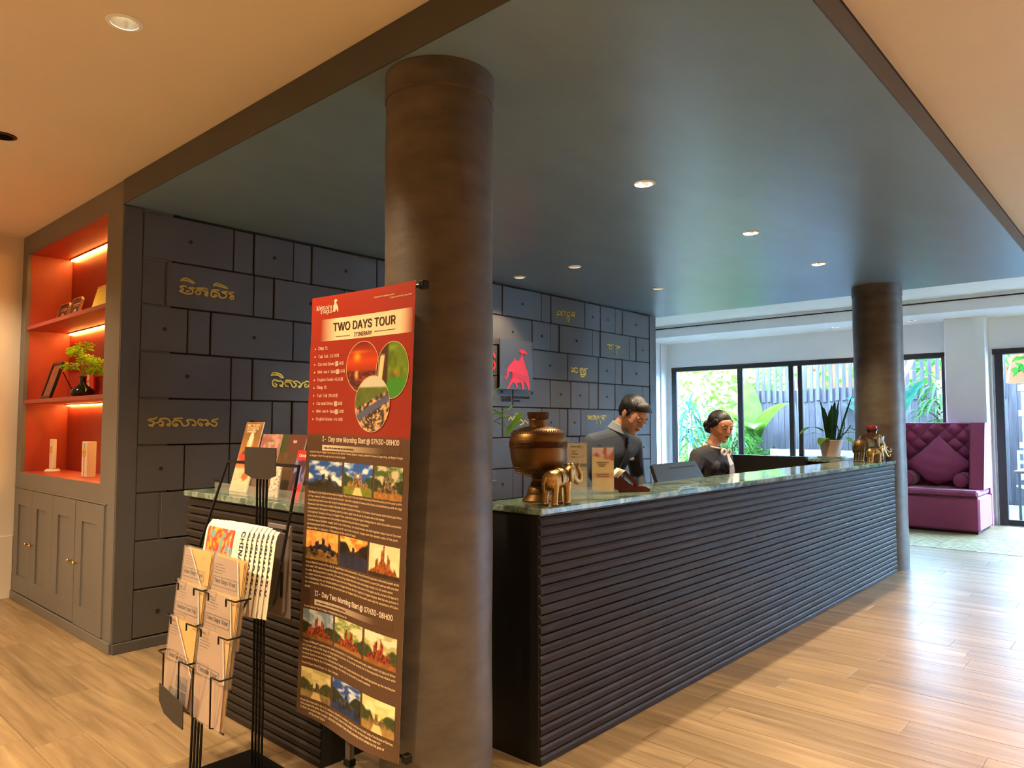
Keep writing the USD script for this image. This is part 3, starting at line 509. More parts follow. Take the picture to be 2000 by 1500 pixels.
def text(txt, h, bold=False, depth=.0006):      # lettering in the plane, coarser where it is small
    S = 56 if h >= .011 else 26
    if S not in _font: _font[S] = ImageFont.truetype(glob.glob('/opt/blender-*/*/datafiles/fonts/Inter.woff2')[0], S)
    f = _font[S]; x0, y0, x1, y1 = f.getbbox(txt, anchor='ls', stroke_width=int(bold)); im = Image.new('L', (x1 - x0 + 8, y1 - y0 + 8))
    ImageDraw.Draw(im).text((4 - x0, 4 - y0), txt, 255, f, anchor='ls', stroke_width=int(bold)); on = np.pad(np.asarray(im) > 120, ((0, 0), (1, 1))).astype(np.int8)
    r, a = np.nonzero(np.diff(on, axis=1) == 1); b = np.nonzero(np.diff(on, axis=1) == -1)[1]; out = []
    cut = np.nonzero(np.diff(on.any(0).astype(np.int8)) == -1)[0]                        # one word or letter at a time: small unions are quick
    for lo, hi in zip(np.r_[0, cut[:-1]], cut):
        k = (a >= lo) & (b <= hi + 1)
        if k.any():
            g = union_all(rect(a[k], -r[k] - 1, b[k], -r[k])).buffer(.4, 2).buffer(-.4, 2).simplify(.5 if S > 30 else .35); out.append(prism(g, depth))
    m = cat(out); m.apply_scale([h / (S * .73), h / (S * .73), 1]); return m
def fit(m, w, h=None):
    b = m.bounds; s = w / (b[1][0] - b[0][0]); S = np.eye(4); S[0, 0] = s; S[1, 1] = s if h is None else h / (b[1][1] - b[0][1]); m.apply_transform(S); b = m.bounds; m.apply_translation([-b[0][0], -b[0][1], 0]); return m

# ================================================================ the wall sign
sg = thing('elephant_sign', 'dark square plaque with a red elephant, its riders and a parasol, on the panelled wall', 'sign', (0, 0, 0))
obj('plaque', box(4.805, 5.264, 4.488, 4.500, 1.636, 2.098, .002), mat('sign_plate', (72, 72, 74), .35), sg)
for x in (4.86, 5.21):
    for z in (1.70, 2.03): obj('standoff', box(x - .012, x + .012, 4.5005, YW + .006, z - .012, z + .012), M['joint'], sg)
M['signred'] = mat('sign_red', (232, 24, 36), 0.35); M['signred2'] = mat('sign_red_deep', (206, 8, 18), 0.35)
BODY = [[4998,1906],[5009,1930],[5019,1908],[5067,1906],[5078,1932],[5086,1928],[5098,1964],[5109,1965],[5121,1925],[5144,1890],[5160,1850],[5184,1815],[5203,1754],[5207,1712],[5215,1671],[5211,1640],[5187,1639],[5183,1665],[5160,1700],[5129,1717],[5130,1683],[5125,1640],[5101,1640],[5101,1677],[5082,1707],[5044,1705],[5028,1690],[5051,1665],[5021,1661],[5002,1699],[4983,1703],[4964,1697],[4938,1666],[4926,1645],[4900,1643],[4923,1675],[4945,1711],[4968,1738],[4968,1773],[4960,1800],[4926,1804],[4919,1781],[4911,1755],[4893,1732],[4867,1733],[4845,1747],[4856,1750],[4874,1741],[4889,1751],[4897,1784],[4900,1820],[4923,1851],[4960,1879]]
def sp(p): return Polygon(np.array(p) / 1000.0 - [5.0, 1.86])
A = frame3((5.0, 4.4885, 1.86), (1, 0, 0), (0, 0, 1))
obj('elephant', xf(prism(sp(BODY), .006), A), M['signred'], sg, label='red elephant with riders')
obj('saddle_cloth', xf(prism(Polygon(np.array([[4968,1800],[5040,1795],[5110,1775],[5190,1770],[5175,1725],[5120,1722],[5060,1745],[4985,1745]]) / 1000.0 - [5.0, 1.86]), .0075), A), M['signred2'], sg)
obj('parasol', xf(prism(sp([[5059,2000],[5090,2013],[5121,2017],[5160,2000],[5188,1981],[5168,1974],[5121,1981],[5108,1981],[5108,1963],[5098,1963],[5098,1979]]), .006), A), M['signred'], sg)
hn = thing('wall_lettering', 'dark raised hotel name lettering on the panelled wall under the elephant plaque', 'lettering', (0, 0, 0)); M['letterdark'] = mat('letter_dark', (52, 46, 44), .4)
m = fit(text("MEMOIRE", .05, False, .008), .13, .05); obj('word', xf(m, frame3((4.87, YW + .001, 1.525), (1, 0, 0), (0, 0, 1))), M['letterdark'], hn)
m = fit(text("D'ANGKOR BOUTIQUE", .02, False, .008), .24, .022); obj('word', xf(m, frame3((5.02, YW + .001, 1.555), (1, 0, 0), (0, 0, 1))), M['letterdark'], hn)
m = fit(text("HOTEL", .02, False, .008), .09, .018); obj('word', xf(m, frame3((5.04, YW + .001, 1.525), (1, 0, 0), (0, 0, 1))), M['letterdark'], hn)
t = thing('red_lettering', 'red letter of the wall sign showing at the edge of the big column', 'lettering', (0, 0, 0))
m = fit(text("S", .14, True, .012), .09, .17); obj('letter', xf(m, frame3((4.69, YW + .001, 1.80), (1, 0, 0), (0, 0, 1))), M['signred'], t)

# ================================================================ the tour banner
bn = thing('tour_banner', 'tall red and brown hanging banner about a two day tour, with photos and small text', 'banner')
BW, BH = 0.61, 1.575
def B(s, t, d=0.0):                      # banner coordinates: s from its left edge, t down from its top, d off its face
    s, t = np.asarray(s, float), np.asarray(t, float); a = s / BW
    y = 2.433 + .068 * t / BH - s; z = 1.803 - t - .010 * a - .010 * np.sin(PI * a) * np.clip(t / BH - .9, 0, 1) * 10 * .3
    x = 1.545 + .010 * np.sin(PI * a) + .012 * np.sin(2 * PI * a) * (t / BH) - .018 * np.clip((t - BH + .06) / .06, 0, 1) ** 2 * np.sin(PI * a)
    return np.stack([x - d, y, z], -1)
def onB(m, s, t, d=.0006):               # lay a flat mesh (x right, y up, z off the sheet) on the banner at s, t
    v = m.vertices; return trimesh.Trimesh(B(s + v[:, 0], t - v[:, 1], d + v[:, 2]), m.faces, process=False)
def gridB(s0, s1, t0, t1, d, nu, nv, mask=None): return grid(lambda u, v: np.moveaxis(B(s0 + (s1 - s0) * u, t1 + (t0 - t1) * v, d), -1, 0), nu, nv)
RED, BRN = np.array(lin(150, 38, 18)), np.array(lin(84, 58, 38))
sh = gridB(0, BW, 0, BH, 0, 25, 90); tt = np.repeat(np.linspace(BH, 0, 90), 25); ss = np.tile(np.linspace(0, 1, 25), 90)
shade = meshkit.fbm(np.stack([ss * 2, tt * 2, tt * 0], -1), 3, 2)[:, None]
rr = RED * (1.06 - .22 * np.clip(tt[:, None] * 2 - .1, 0, 1) * .6 + .1 * (shade - .5)); col = np.where(tt[:, None] < .522, rr, BRN * (1 + .15 * (shade - .5)))
back = trimesh.Trimesh(sh.vertices + [.0012, 0, 0], sh.faces[:, ::-1], process=False)
obj('sheet', sh, M['printg'], bn, smooth=True, colors=col); obj('sheet_back', back, M['paper'], bn, smooth=True)
g = gridB(.06, .605, .088, .171, .0007, 24, 4); a = np.tile(np.linspace(0, 1, 24), 4)[:, None]; k = np.clip(a / .18, 0, 1) * np.clip((1 - a) / .12, 0, 1)
obj('title_band', g, M['printg'], bn, colors=RED * (1 - k) + np.array(lin(242, 208, 160)) * k)
INK, WHT, CREAMI = mat('ink_dark', (46, 26, 18), .5), mat('ink_white', (236, 206, 180), .5), mat('ink_cream', (222, 196, 150), .5)
obj('title_lettering', onB(fit(text('TWO DAYS TOUR', .03, True), .37, .032), .138, .137, .0012), INK, bn)
obj('title_lettering', cat(onB(fit(text('ITINERARY', .012), .105, .0145), .268, .163, .0012), onB(box(0, .085, 0, .0012, 0, .0004), .155, .1575, .0012), onB(box(0, .12, 0, .0012, 0, .0004), .388, .154, .0012)), INK, bn)
obj('logo_lettering', cat(onB(fit(text('M\u00e9moire', .018), .094, .020), .032, .052), onB(fit(text("d'Angkor", .015), .070, .020), .058, .070)), WHT, bn)
L = Polygon([(0, 0), (.006, .012), (.004, .022), (.010, .030), (.012, .038), (.008, .042), (.016, .048), (.026, .046), (.030, .040), (.022, .038), (.024, .030), (.032, .022), (.036, .010), (.037, 0), (.031, 0), (.028, .008), (.020, .009), (.018, 0), (.012, 0), (.010, .006), (.005, 0)])
obj('logo_emblem', onB(prism(L, .0005), .129, .064), CREAMI, bn, label='pale elephant and parasol emblem')
obj('small_lettering', cat(onB(fit(text('A lifetime for an enduring memory', .006), .118, .008), .378, .038), onB(fit(text("Through cultural heritage experiences", .006), .125, .008), .470, .048)), CREAMI, bn)
lines = ['Day 1:', 'Tuk Tuk  18.00$', 'Car and Driver 45.00$', 'Mini-van 4-8pax 55.00$', 'English Guide: 45.00$', 'Day 2:', 'Tuk Tuk 20.00$', 'Car and Driver 50.00$', 'Mini-van 4-8pax 65.00$', 'English Guide: 45.00$']
wd = [.055, .125, .155, .165, .155, .058, .125, .155, .165, .16]; hi = []; boxes = []
for i, (l, w) in enumerate(zip(lines, wd)):
    tl = .2015 + i * .0296; hi.append(onB(fit(text(l, .012, i in (0, 5)), w, .0155), .052, tl + .004)); hi.append(onB(prism(Polygon([(.0035 * math.cos(q), .0035 * math.sin(q)) for q in np.linspace(0, 6.28, 12)]), .0005), .032, tl - .003))
    if i in (2, 3, 7, 8): boxes.append(onB(box(0, .019, 0, .019, 0, .0003), .052 + w * .68, tl + .007, .0013))
obj('price_list', cat(hi), WHT, bn); obj('price_sticker', cat(boxes), mat('sticker', (206, 170, 140), .5), bn)
def oval(sc, tc, a, b, fn, name, d):
    ed = prism(Polygon([((a + .002) * math.cos(q), (b + .002) * math.sin(q)) for q in np.linspace(0, 2 * PI, 60)][:-1]).difference(Polygon([(a * math.cos(q), b * math.sin(q)) for q in np.linspace(0, 2 * PI, 60)][:-1])), .0005)
    nr, na = 26, 72; r, q = np.meshgrid(np.linspace(0, 1, nr), np.linspace(0, 2 * PI, na), indexing='ij'); X, Y = a * r * np.cos(q), b * r * np.sin(q)
    i = (np.arange(nr - 1)[:, None] * na + np.arange(na - 1)[None]).ravel(); m = trimesh.Trimesh(B(sc + X.ravel(), tc - Y.ravel(), d), np.vstack([np.stack([i, i + na, i + na + 1], 1), np.stack([i, i + na + 1, i + 1], 1)]), process=False)
    c = np.clip(np.moveaxis(np.array(fn((X / a + 1) / 2, (Y / b + 1) / 2)), 0, -1).reshape(-1, 3), 0, 1); c = np.where(c <= .04045, c / 12.92, ((c + .055) / 1.055) ** 2.4)
    obj(name, m, M['printg'], bn, colors=c); obj('oval_border', onB(ed, sc, tc, d), CREAMI, bn)
oval(.324, .275, .097, .090, sunset, 'sunset_photo', .0008); oval(.500, .292, .090, .096, waterfall, 'waterfall_photo', .0012); oval(.392, .407, .102, .097, village, 'village_photo', .0018)
obj('heading_lettering', onB(fit(text('I-  Day one Morning Start @ 07H30-08H00', .016, True), .462, .024), .094, .552), WHT, bn)
obj('heading_lettering', onB(fit(text('II- Day Two Morning Start @ 07H30-08H00', .016, True), .478, .024), .079, 1.130), WHT, bn)
for s0, t0, tx in ((.094, .560, 'Take a trip to your own private discovery...'), (.079, 1.138, 'Two temples on an adventurous full day tour...')):
    g = gridB(s0, .56, t0, t0 + .021, .0007, 20, 3); a = np.tile(np.linspace(0, 1, 20), 3)[:, None]; obj('heading_strip', g, M['printg'], bn, colors=np.array(lin(226, 200, 160)) * np.clip(1 - a * 1.25, 0, 1) + BRN * np.clip(a * 1.25, 0, 1))
    obj('strip_lettering', onB(fit(text(tx, .007), .19, .009), s0 + .01, t0 + .016, .0012), INK, bn)
P = [  # line by line, as far as the photograph lets one read
 (.590, 'Visit the City of Angkor Thom means to the Khmer Temple, Elephant Temple, Elephant Terraces of Leper King, and Bayon Temple', .555), (.604, 'of Angkor Thom through ancient entrance gate', .215),
 (.742, 'The Bayon is the temple at the centre of Angkor Thom, built in the late twelfth and early thirteenth century by the most prolific', .56), (.757, 'of "face towers" which create its stone mountain. They were originally 54 towers of the faces of Avalokiteshvara with his huge', .56), (.772, 'carved with four faces on each side facing. You find the best carvings at sunrise', .31),
 (.787, 'Baphuon is the enormous temple mountain located northwest of Bayon. It is a three-tiered temple dedicated to god Shiva', .56), (.802, 'in some parts is the work of rebuilding stones by stones again from the ruin on the west side of the temple', .47),
 (.817, 'The Elephant Terrace is the part of Angkor Thom, used by the king as a giant viewing stand to watch the public ceremonies', .56), (.832, 'for his army for royal procession. The carvings of elephants along the wall are a long parade', .38),
 (.847, 'Ta Prohm was a Buddhist temple, built in the 12th century. Its ancient stones and roots together make it one of the most', .56), (.862, 'photographed with trees growing out of ruins that cling the jungle over the temple walls of the past', .545), (.877, 'Angkor Wat is situated, 7 kilometres to the north of town', .30),
 (1.006, 'Angkor Wat the temple of the city, its magnificence and most beautiful. The centre of its grounds is the moat, known as the', .56), (1.021, 'walls over 200 metres; through its middle runs the central causeway. It is surrounded by a moat 190 metres wide and over', .56), (1.036, 'Consider the Suryavarman II was the 12th century king, Angkor Wat was built as the king\'s temple. It is 65 metres above', .53), (1.051, 'Its towers form the monument to the temple mountain of Mount Meru the home of the gods and its corners the top of it', .56),
 (1.066, 'Phnom Bakheng, the 1st temple mountain at Angkor built by the first capital of Angkor Region. See the sun set over it', .56), (1.081, 'the sanctuaries. This became an important part of Angkor Wat in the south east and the mountains of Kulen', .56), (1.096, 'sunset', .03),
 (1.172, 'It is also called the "Pearl" of Angkor or the pink temple of Banteay Srei', .26),
 (1.303, '"Citadel of Women" carved is brick-hewn red sandstone. It is the best-preserved temple, called a jewel, the glory of Khmer', .56), (1.318, 'art. It was built in the reign of king Rajendravarman. It is a small temple but in the exquisite fine reliefs with', .56), (1.333, 'nothing else matches to its sculpted surface.', .21), (1.348, 'Banteay Samre is named after the temple of Angkor with same sandstone in the buildings grown up; the enclosures', .56), (1.363, 'located west of Banteay Srei. In its beautiful pedigree the buildings are surrounded by a wall of sandstone', .43), (1.384, 'Preah Khan, Neak Pean, Ta Som Temple', .215),
 (1.523, 'Preah Khan was built in the 12th century as a Buddhist monastery and its school to the north side of the temple of Banteay', .56), (1.536, 'that shaped the gods. Neak Pean water temple island in the middle of the northern lake the reservoir', .50), (1.549, 'Ta Som, the small temple complex, about four kilometers from the old causeway which shows out the gods of', .52), (1.562, 'of the ancient Empire', .10)]
obj('small_lettering', cat([onB(fit(text(tx, .006), w, .0098), .022 if w > .2 or t0 < 1.5 else .075, t0 + .004) for t0, tx, w in P]), CREAMI, bn, label='lines of small cream text')
BL, CLD = (54, 92, 150), (236, 226, 206)
PH = [(.620, .732, [(.020, .220, temple(1, (44, 84, 150), (242, 236, 220), (70, 66, 60), (24, 24, 24), (60, 56, 34), .22, .4, None, False)), (.233, .413, temple(2, (40, 90, 170), (228, 232, 230), (170, 130, 70), (84, 62, 36), (150, 160, 40), .25, .55, (66, 96, 40))), (.426, .581, temple(3, (200, 190, 150), (70, 96, 40), (150, 120, 80), (60, 44, 28), (206, 140, 60), .2, .7, (60, 80, 34), False))]),
      (.884, .992, [(.020, .210, temple(4, (246, 184, 80), (236, 150, 70), (50, 44, 56), (26, 22, 30), (90, 70, 60), .38, .42, None, False, True)), (.222, .400, temple(5, (250, 200, 110), (236, 120, 40), (60, 44, 34), (38, 30, 30), (60, 60, 84), .42, .3, (52, 44, 30), False)), (.413, .581, temple(6, (232, 208, 150), (240, 220, 170), (176, 96, 40), (110, 54, 22), (70, 50, 34), .12, .85, None, False))]),
      (1.180, 1.288, [(.018, .195, temple(7, (130, 150, 160), (200, 196, 180), (176, 78, 34), (84, 30, 16), (170, 110, 50), .15, .75, (60, 70, 34), False)), (.206, .392, temple(8, (226, 210, 160), (120, 140, 60), (186, 84, 36), (96, 36, 18), (206, 140, 70), .12, .7, (70, 92, 40), False)), (.405, .583, temple(9, (232, 216, 170), (180, 170, 110), (170, 72, 34), (84, 32, 18), (190, 120, 50), .15, .75, (80, 100, 44), False))]),
      (1.398, 1.507, [(.020, .192, temple(10, (236, 222, 150), (206, 190, 110), (110, 96, 50), (56, 56, 30), (190, 160, 90), .25, .3, (84, 92, 44))), (.204, .396, temple(11, (36, 72, 140), (226, 230, 226), (70, 76, 54), (24, 30, 24), (70, 110, 140), .3, .35, (46, 62, 36), False, True)), (.408, .586, temple(12, (236, 222, 160), (220, 200, 120), (150, 120, 60), (84, 66, 36), (206, 160, 80), .25, .35, (80, 96, 40)))])]
for t0, t1, row in PH:
    for s0, s1, fn in row:
        g = gridB(s0, s1, t0, t1, .0008, 44, 32); obj('tour_photo', g, M['printg'], bn, colors=painting(fn, 44, 32))
bs = thing('banner_stand', 'black metal stand with clips and a grey foot pole holding up the tour banner', 'stand')
tl, tr_, bl, br = B(0, 0), B(BW, 0), B(0, BH), B(BW, BH)
obj('top_bar', bar((1.566, tl[1] + .006, tl[2] - .014), (1.566, tr_[1] - .012, tr_[2] - .014), .007), M['blackmetal'], bs)
obj('bottom_bar', bar((1.566, bl[1] + .006, bl[2] + .014), (1.566, br[1] - .012, br[2] + .014), .006), M['blackmetal'], bs)
obj('pole', box(1.578, 1.600, 2.205, 2.232, 0.02, 1.795, .002), mat('pole_grey', (96, 84, 70), .4, .3), bs); obj('pole_joint', box(1.574, 1.604, 2.200, 2.237, .10, .125, .002), M['blackmetal'], bs)
for a in (-.24, .24): obj('foot', bar((1.59, 2.2185, .03), (1.50, 2.2185 + a, .006), .006), M['blackmetal'], bs)
for p, sgn in ((tl, 1), (tr_, -1), (bl, 1), (br, -1)):
    k = -1 if p[2] > 1 else 1
    obj('corner_clip', box(p[0] + .006, p[0] + .028, p[1] + sgn * .002 - .012 * sgn * 0, p[1] - sgn * .0, p[2] - .02, p[2] + .02, 0) if False else box(1.556, 1.584, p[1] + sgn * .012 - .013, p[1] + sgn * .012 + .013, p[2] + k * .014 - .014, p[2] + k * .014 + .014, .003), M['blackmetal'], bs)

# ================================================================ the leaflet stand
ls = thing('leaflet_stand', 'black wire leaflet stand with sign plates on bundles of thin rods', 'display stand')
W = M['blackmetal']; YC = 2.625; YA, YB = 2.385, 2.865
for k in range(4):
    y = YC - .036 + .024 * k
    obj('rear_rod', bar((1.455, y, .012), (1.455, y, 1.13), .0048), W, ls); obj('front_rod', bar((1.205, y - .02, .012), (1.215, y - .02, .37), .0048), W, ls)
obj('base_plate', box(1.10, 1.53, YC - .20, YC + .17, 0.0005, .011, .003), W, ls)
obj('sign_plate', xf(prism(Polygon([(-.118, .06), (.118, .06), (.118, -.045), (.055, -.062), (-.055, -.062), (-.118, -.045)]), .003), frame3((1.447, YC, 1.168), (0, -1, 0), (0, 0, 1))), mat('plate_dark', (44, 40, 36), .5), ls, label='dark blank sign plate at the top')
obj('sign_plate', xf(prism(Polygon([(-.10, .05), (.0, .035), (.10, .02), (.10, -.065), (.02, -.06), (-.055, -.048), (-.10, -.012)]), .003), frame3((1.160, YC + .075, .315), (0, -1, 0), (0, 0, 1))), mat('plate_dark2', (44, 40, 36), .5), ls, label='dark blank sign plate at the bottom front')
rail = lambda y: [(1.45, y, 1.165), (1.34, y, .83), (1.30, y, .70), (1.26, y, .64)] if y > YC else [(1.45, y, 1.165), (1.405, y, .93), (1.372, y, .76), (1.362, y, .70), (1.375, y + .04, .675)]
for y in (YA - .03, YB + .03): obj('side_rail', tube(curve(rail(y), 4), .0058, 8), W, ls)
obj('top_rail', cat(bar((1.45, YA - .03, 1.165), (1.45, YB + .03, 1.165), .0058)), W, ls)
for y in (YA - .03, YB + .03):
    sgn = 1 if y > YC else -1
    for x, z in ((1.422, 1.085), (1.394, 1.0), (1.366, .912), (1.338, .825)) if sgn > 0 else ((1.434, 1.085), (1.418, 1.0), (1.401, .912), (1.384, .825)): obj('side_hook', bar((x, y, z), (x - .012, y + .030 * sgn, z + .004), .003, 6), W, ls)
obj('cross_bar', bar((1.392, YB + .035, .938), (1.392, YA - .035, .938), .006), W, ls)
obj('lower_brace', bar((1.28, YA + .05, .66), (1.45, YC - .04, .78), .0045), W, ls); obj('lower_brace', bar((1.28, YB - .05, .66), (1.45, YC + .04, .78), .0045), W, ls)
obj('bottom_loop', tube(curve([(1.375, YA + .01, .675), (1.39, YA + .10, .66), (1.40, YC, .655)], 5), .0055), W, ls)
# pockets: three tiers of two, each a wire loop with an upright
TIER = [(1.188, .285, .598), (1.212, .42, .728), (1.236, .54, .850)]
for ti, (x, zb, zt) in enumerate(TIER):
    for k in range(2):
        ya, yb = (YC + .008, YB) if k == 0 else (YA, YC - .008); zr = zt - .135
        lp = [(x + .05, yb + .006, zr), (x - .008, yb + .006, zr - .001), (x - .012, yb - .05, zr), (x - .012, yb - .05, zr - .025)]
        obj('pocket_loop', tube(lp, .0032, 6), W, ls)
        lp = [(x - .012, ya + .05, zr - .025), (x - .012, ya + .05, zr), (x - .008, ya - .006, zr - .001), (x + .05, ya - .006, zr)]
        obj('pocket_loop', tube(lp, .0032, 6), W, ls)
        if ti == 0:
            for yy in (ya + .05, yb - .05): obj('pocket_upright', tube([(x - .012, yy, zr), (x - .012, yy, zb + .01), (x + .03, yy, zb - .006)], .0032, 6), W, ls)
        obj('pocket_floor', bar((x + .012, ya, zb - .004), (x + .012, yb, zb - .004), .003, 6), W, ls)
# the leaflets in their clear sleeves
M['tan'] = mat('leaflet_tan', (176, 146, 120), .6, noise=(3, .06)); M['kraft'] = mat('leaflet_yellow', (228, 176, 84), .6); M['inkb'] = mat('ink_brown', (44, 28, 24), .6); M['sleeve'] = pane('plastic_sleeve', (.98, .98, .98), 1.45, .10, .03, (236, 230, 232))
TIT = [['Temple Tour Short Trip', 'Temple Tour'], ['Sunrise Tour Trip', 'Two Days Tour'], ['One Day Tour', 'Two Days Tour']]
POS = ['bottom left', 'bottom right', 'middle left', 'middle right', 'top left', 'top right']
for ti, (x, zb, zt) in enumerate(TIER):
    for k in range(2):
        ya, yb = (YC + .010, YB - .004) if k == 0 else (YA + .004, YC - .010); w, h = yb - ya, zt - zb
        t = thing('leaflet_pack', 'tan tour leaflets in a clear sleeve, ' + POS[ti * 2 + k] + ' pack on the wire stand', 'leaflets', (x, (ya + yb) / 2, zb))
        A = frame3((0, 0, 0), (0, -1, 0), (.10, 0, 1.0))        # local x right, y up, z to the viewer
        obj('sleeve', cat(xf(box(-w / 2, w / 2, 0, h, .0022, .0026), A), xf(box(-w / 2, w / 2, 0, h, -.0146, -.0142), A), xf(box(-w / 2, -w / 2 + .0006, 0, h, -.0141, .0021), A), xf(box(w / 2 - .0006, w / 2, 0, h, -.0141, .0021), A)), M['sleeve'], t)
        for q in range(3): obj('yellow_leaf', xf(box(-w / 2 + .004, w / 2 - .004 - .004 * q, .004, h - .006 - .003 * q, -.012 + .003 * q, -.0115 + .003 * q), A), M['kraft'], t)
        fl = (k == 0) ^ (ti == 1); s = 1 if fl else -1
        cut = [(-w / 2 + .004, .004), (w / 2 - .004, .004), (w / 2 - .004, h * .40), (-w / 2 + .05, h - .008), (-w / 2 + .004, h - .008)] if (ti, k) in ((0, 0), (2, 0)) else [(-w / 2 + .004, .004), (w / 2 - .004, .004), (w / 2 - .010, h * .5), (w / 2 - .05, h - .012), (-w / 2 + .004, h - .008)]
        obj('front_leaf', xf(prism(Polygon(cut), .0006), frame3(A[:3, 3] + A[:3, 2] * -.001, A[:3, 0], A[:3, 1])), M['tan'], t)
        e = LineString(cut[2:4]).buffer(.0035); obj('folded_edge', xf(prism(e, .0004), frame3(A[:3, 2] * .0002, A[:3, 0], A[:3, 1])), M['paper'], t)
        zl = h * (.52, .655, .675)[ti]; tx = TIT[ti][k]; tw = min(w * .70, .013 * len(tx)); x0 = -w / 2 + .012
        fr = Polygon([(x0, zl - .012), (x0 + tw + .02, zl - .012), (x0 + tw + .02, zl + .022), (x0, zl + .022)])
        obj('title_box', cat(xf(prism(fr.difference(fr.buffer(-.0016)), .0005), frame3(A[:3, 2] * .0006, A[:3, 0], A[:3, 1])), xf(fit(text(tx, .012, True), tw, .018), frame3(A[:3, 0] * (x0 + .01) + A[:3, 1] * (zl - .003) + A[:3, 2] * .0006, A[:3, 0], A[:3, 1]))), M['inkb'], t)
        obj('body_text', cat([xf(box(x0, x0 + w * (.36 if q % 3 else .28), h * .88 - q * .010, h * .88 - q * .010 + .0013, 0, .0004), frame3(A[:3, 2] * .0002, A[:3, 0], A[:3, 1])) for q in range(4)]), M['inkb'], t)
        if ti == 0 and k == 0: obj('small_photo', cat([xf(box(x0 + .045 + .05 * (q % 3), x0 + .088 + .05 * (q % 3), .02 + .05 * (q // 3), .062 + .05 * (q // 3), 0, .0005), frame3(A[:3, 2] * .0002, A[:3, 0], A[:3, 1])) for q in (0, 1, 4, 5, 2)]), mat('leaflet_photo', (120, 110, 100), .6, noise=(40, .5)), t)
# newspapers fanned over the cross bar
NPW, NPH = .325, .315
def paper_at(y0, x0, lean, fan, drop=0.0):     # a folded broadsheet hanging with its masthead along the right side
    o = np.array([x0, y0, .945 - drop]); ux = np.array([0, -1.0, 0.0]); uy = np.array([lean, -math.sin(fan) * 1.0, math.cos(fan)]); uy /= np.linalg.norm(uy); return frame3(o, ux, uy)
M['news'] = mat('newsprint', (240, 228, 200), .7); M['newsred'] = mat('news_red', (226, 76, 52), .6); M['mast'] = mat('masthead_blue', (30, 52, 74), .6)
MAST = 'CHINADAILY'
for q in range(7):
    yq = YB - .025 - .024 * q; t = thing('newspaper', ['front newspaper with a red picture and a sideways blue masthead on the wire stand', 'second', 'third', 'fourth', 'fifth', 'sixth', 'last'][q] + ('' if q == 0 else ' newspaper from the front in the fan on the wire stand'), 'newspaper', group='fanned newspapers on the stand')
    A = paper_at(yq, 1.346 + .0052 * q, .15 - .006 * q, .06 + .05 * q, .0)
    def sheet(u, v, A=A):
        X = u * NPW; Y = (v - 1) * NPH; Z = .006 * np.sin(u * PI) + .02 * np.clip((v - .86) / .14, 0, 1) ** 2 * -1.0
        return [A[i, 3] + A[i, 0] * X + A[i, 1] * Y + A[i, 2] * Z for i in range(3)]
    s = grid(sheet, 12, 14); obj('front_page', s, M['news'], t, smooth=True); obj('back_page', trimesh.Trimesh(s.vertices - A[:3, 2] * .0012, s.faces[:, ::-1], process=False), M['news'], t, smooth=True)
    def lay(m, d=.0012, A=A):
        v = m.vertices; Z = .006 * np.sin(np.clip(v[:, 0] / NPW, 0, 1) * PI) + .02 * np.clip((1 + v[:, 1] / NPH - .86) / .14, 0, 1) ** 2 * -1.0 + d + v[:, 2]
        return trimesh.Trimesh(A[:3, 3] + v[:, :1] * A[:3, 0] + v[:, 1:2] * A[:3, 1] + Z[:, None] * A[:3, 2], m.faces, process=False)
    mm = fit(text(MAST, .03, True), .215, .024); mm.apply_transform(rotz(-PI / 2)); mm.apply_translation([NPW - .040, -.022, 0]); obj('masthead', lay(mm), M['mast'], t)
    obj('footer_print', lay(cat([box(NPW - .055 + .014 * j, NPW - .047 + .014 * j, -NPH + .02, -NPH + .045, 0, .0004) for j in range(2)])), M['newsred'], t)
    if q == 0:
        g = grid(lambda u, v: [.022 + u * .215, -.27 + v * .245, u * 0], 36, 44); c = painting(lambda u, v: mixc(mixc(mixc(C3(224, 74, 54, u), C3(246, 168, 40, u), step(nz(u, v, 15, 21, 2), .54, .08) * step(v, .12, .1) * step(.5 - np.abs(u - .5), .06, .04)), C3(120, 160, 160, u), step(nz(u, v, 10, 31, 2), .60, .05) * step(v, .45, .1)), C3(244, 226, 190, u), step(.035 - np.abs(np.abs(u - .5) - .10 - .12 * (.6 - v)), 0, .03) * step(.62 - v, 0, .04)), 36, 44)
        obj('cover_picture', lay(g, .0016), M['print'], t, colors=c)
        mm = fit(text('Growth never', .012), .10, .014); mm.apply_transform(rotz(-PI / 2)); mm.apply_translation([.212, -.045, 0]); obj('headline', lay(mm, .0026), M['paper'], t)
        obj('body_text', lay(cat([box(.245, .278, -.225 - .006 * j, -.223 - .006 * j, 0, .0003) for j in range(10)])), M['inkb'], t)
t = thing('grey_folder', 'plain grey sheet hanging behind the newspapers at the right of the stand', 'folder', (1.43, YA - .0, .0))
obj('sheet', box(-.004, .004, -.02, .14, .62, .95, .002), mat('grey_sheet', (120, 108, 100), .6), t); obj('clip', bar((-.008, .03, .69), (-.008, .03, .78), .004), W, t)

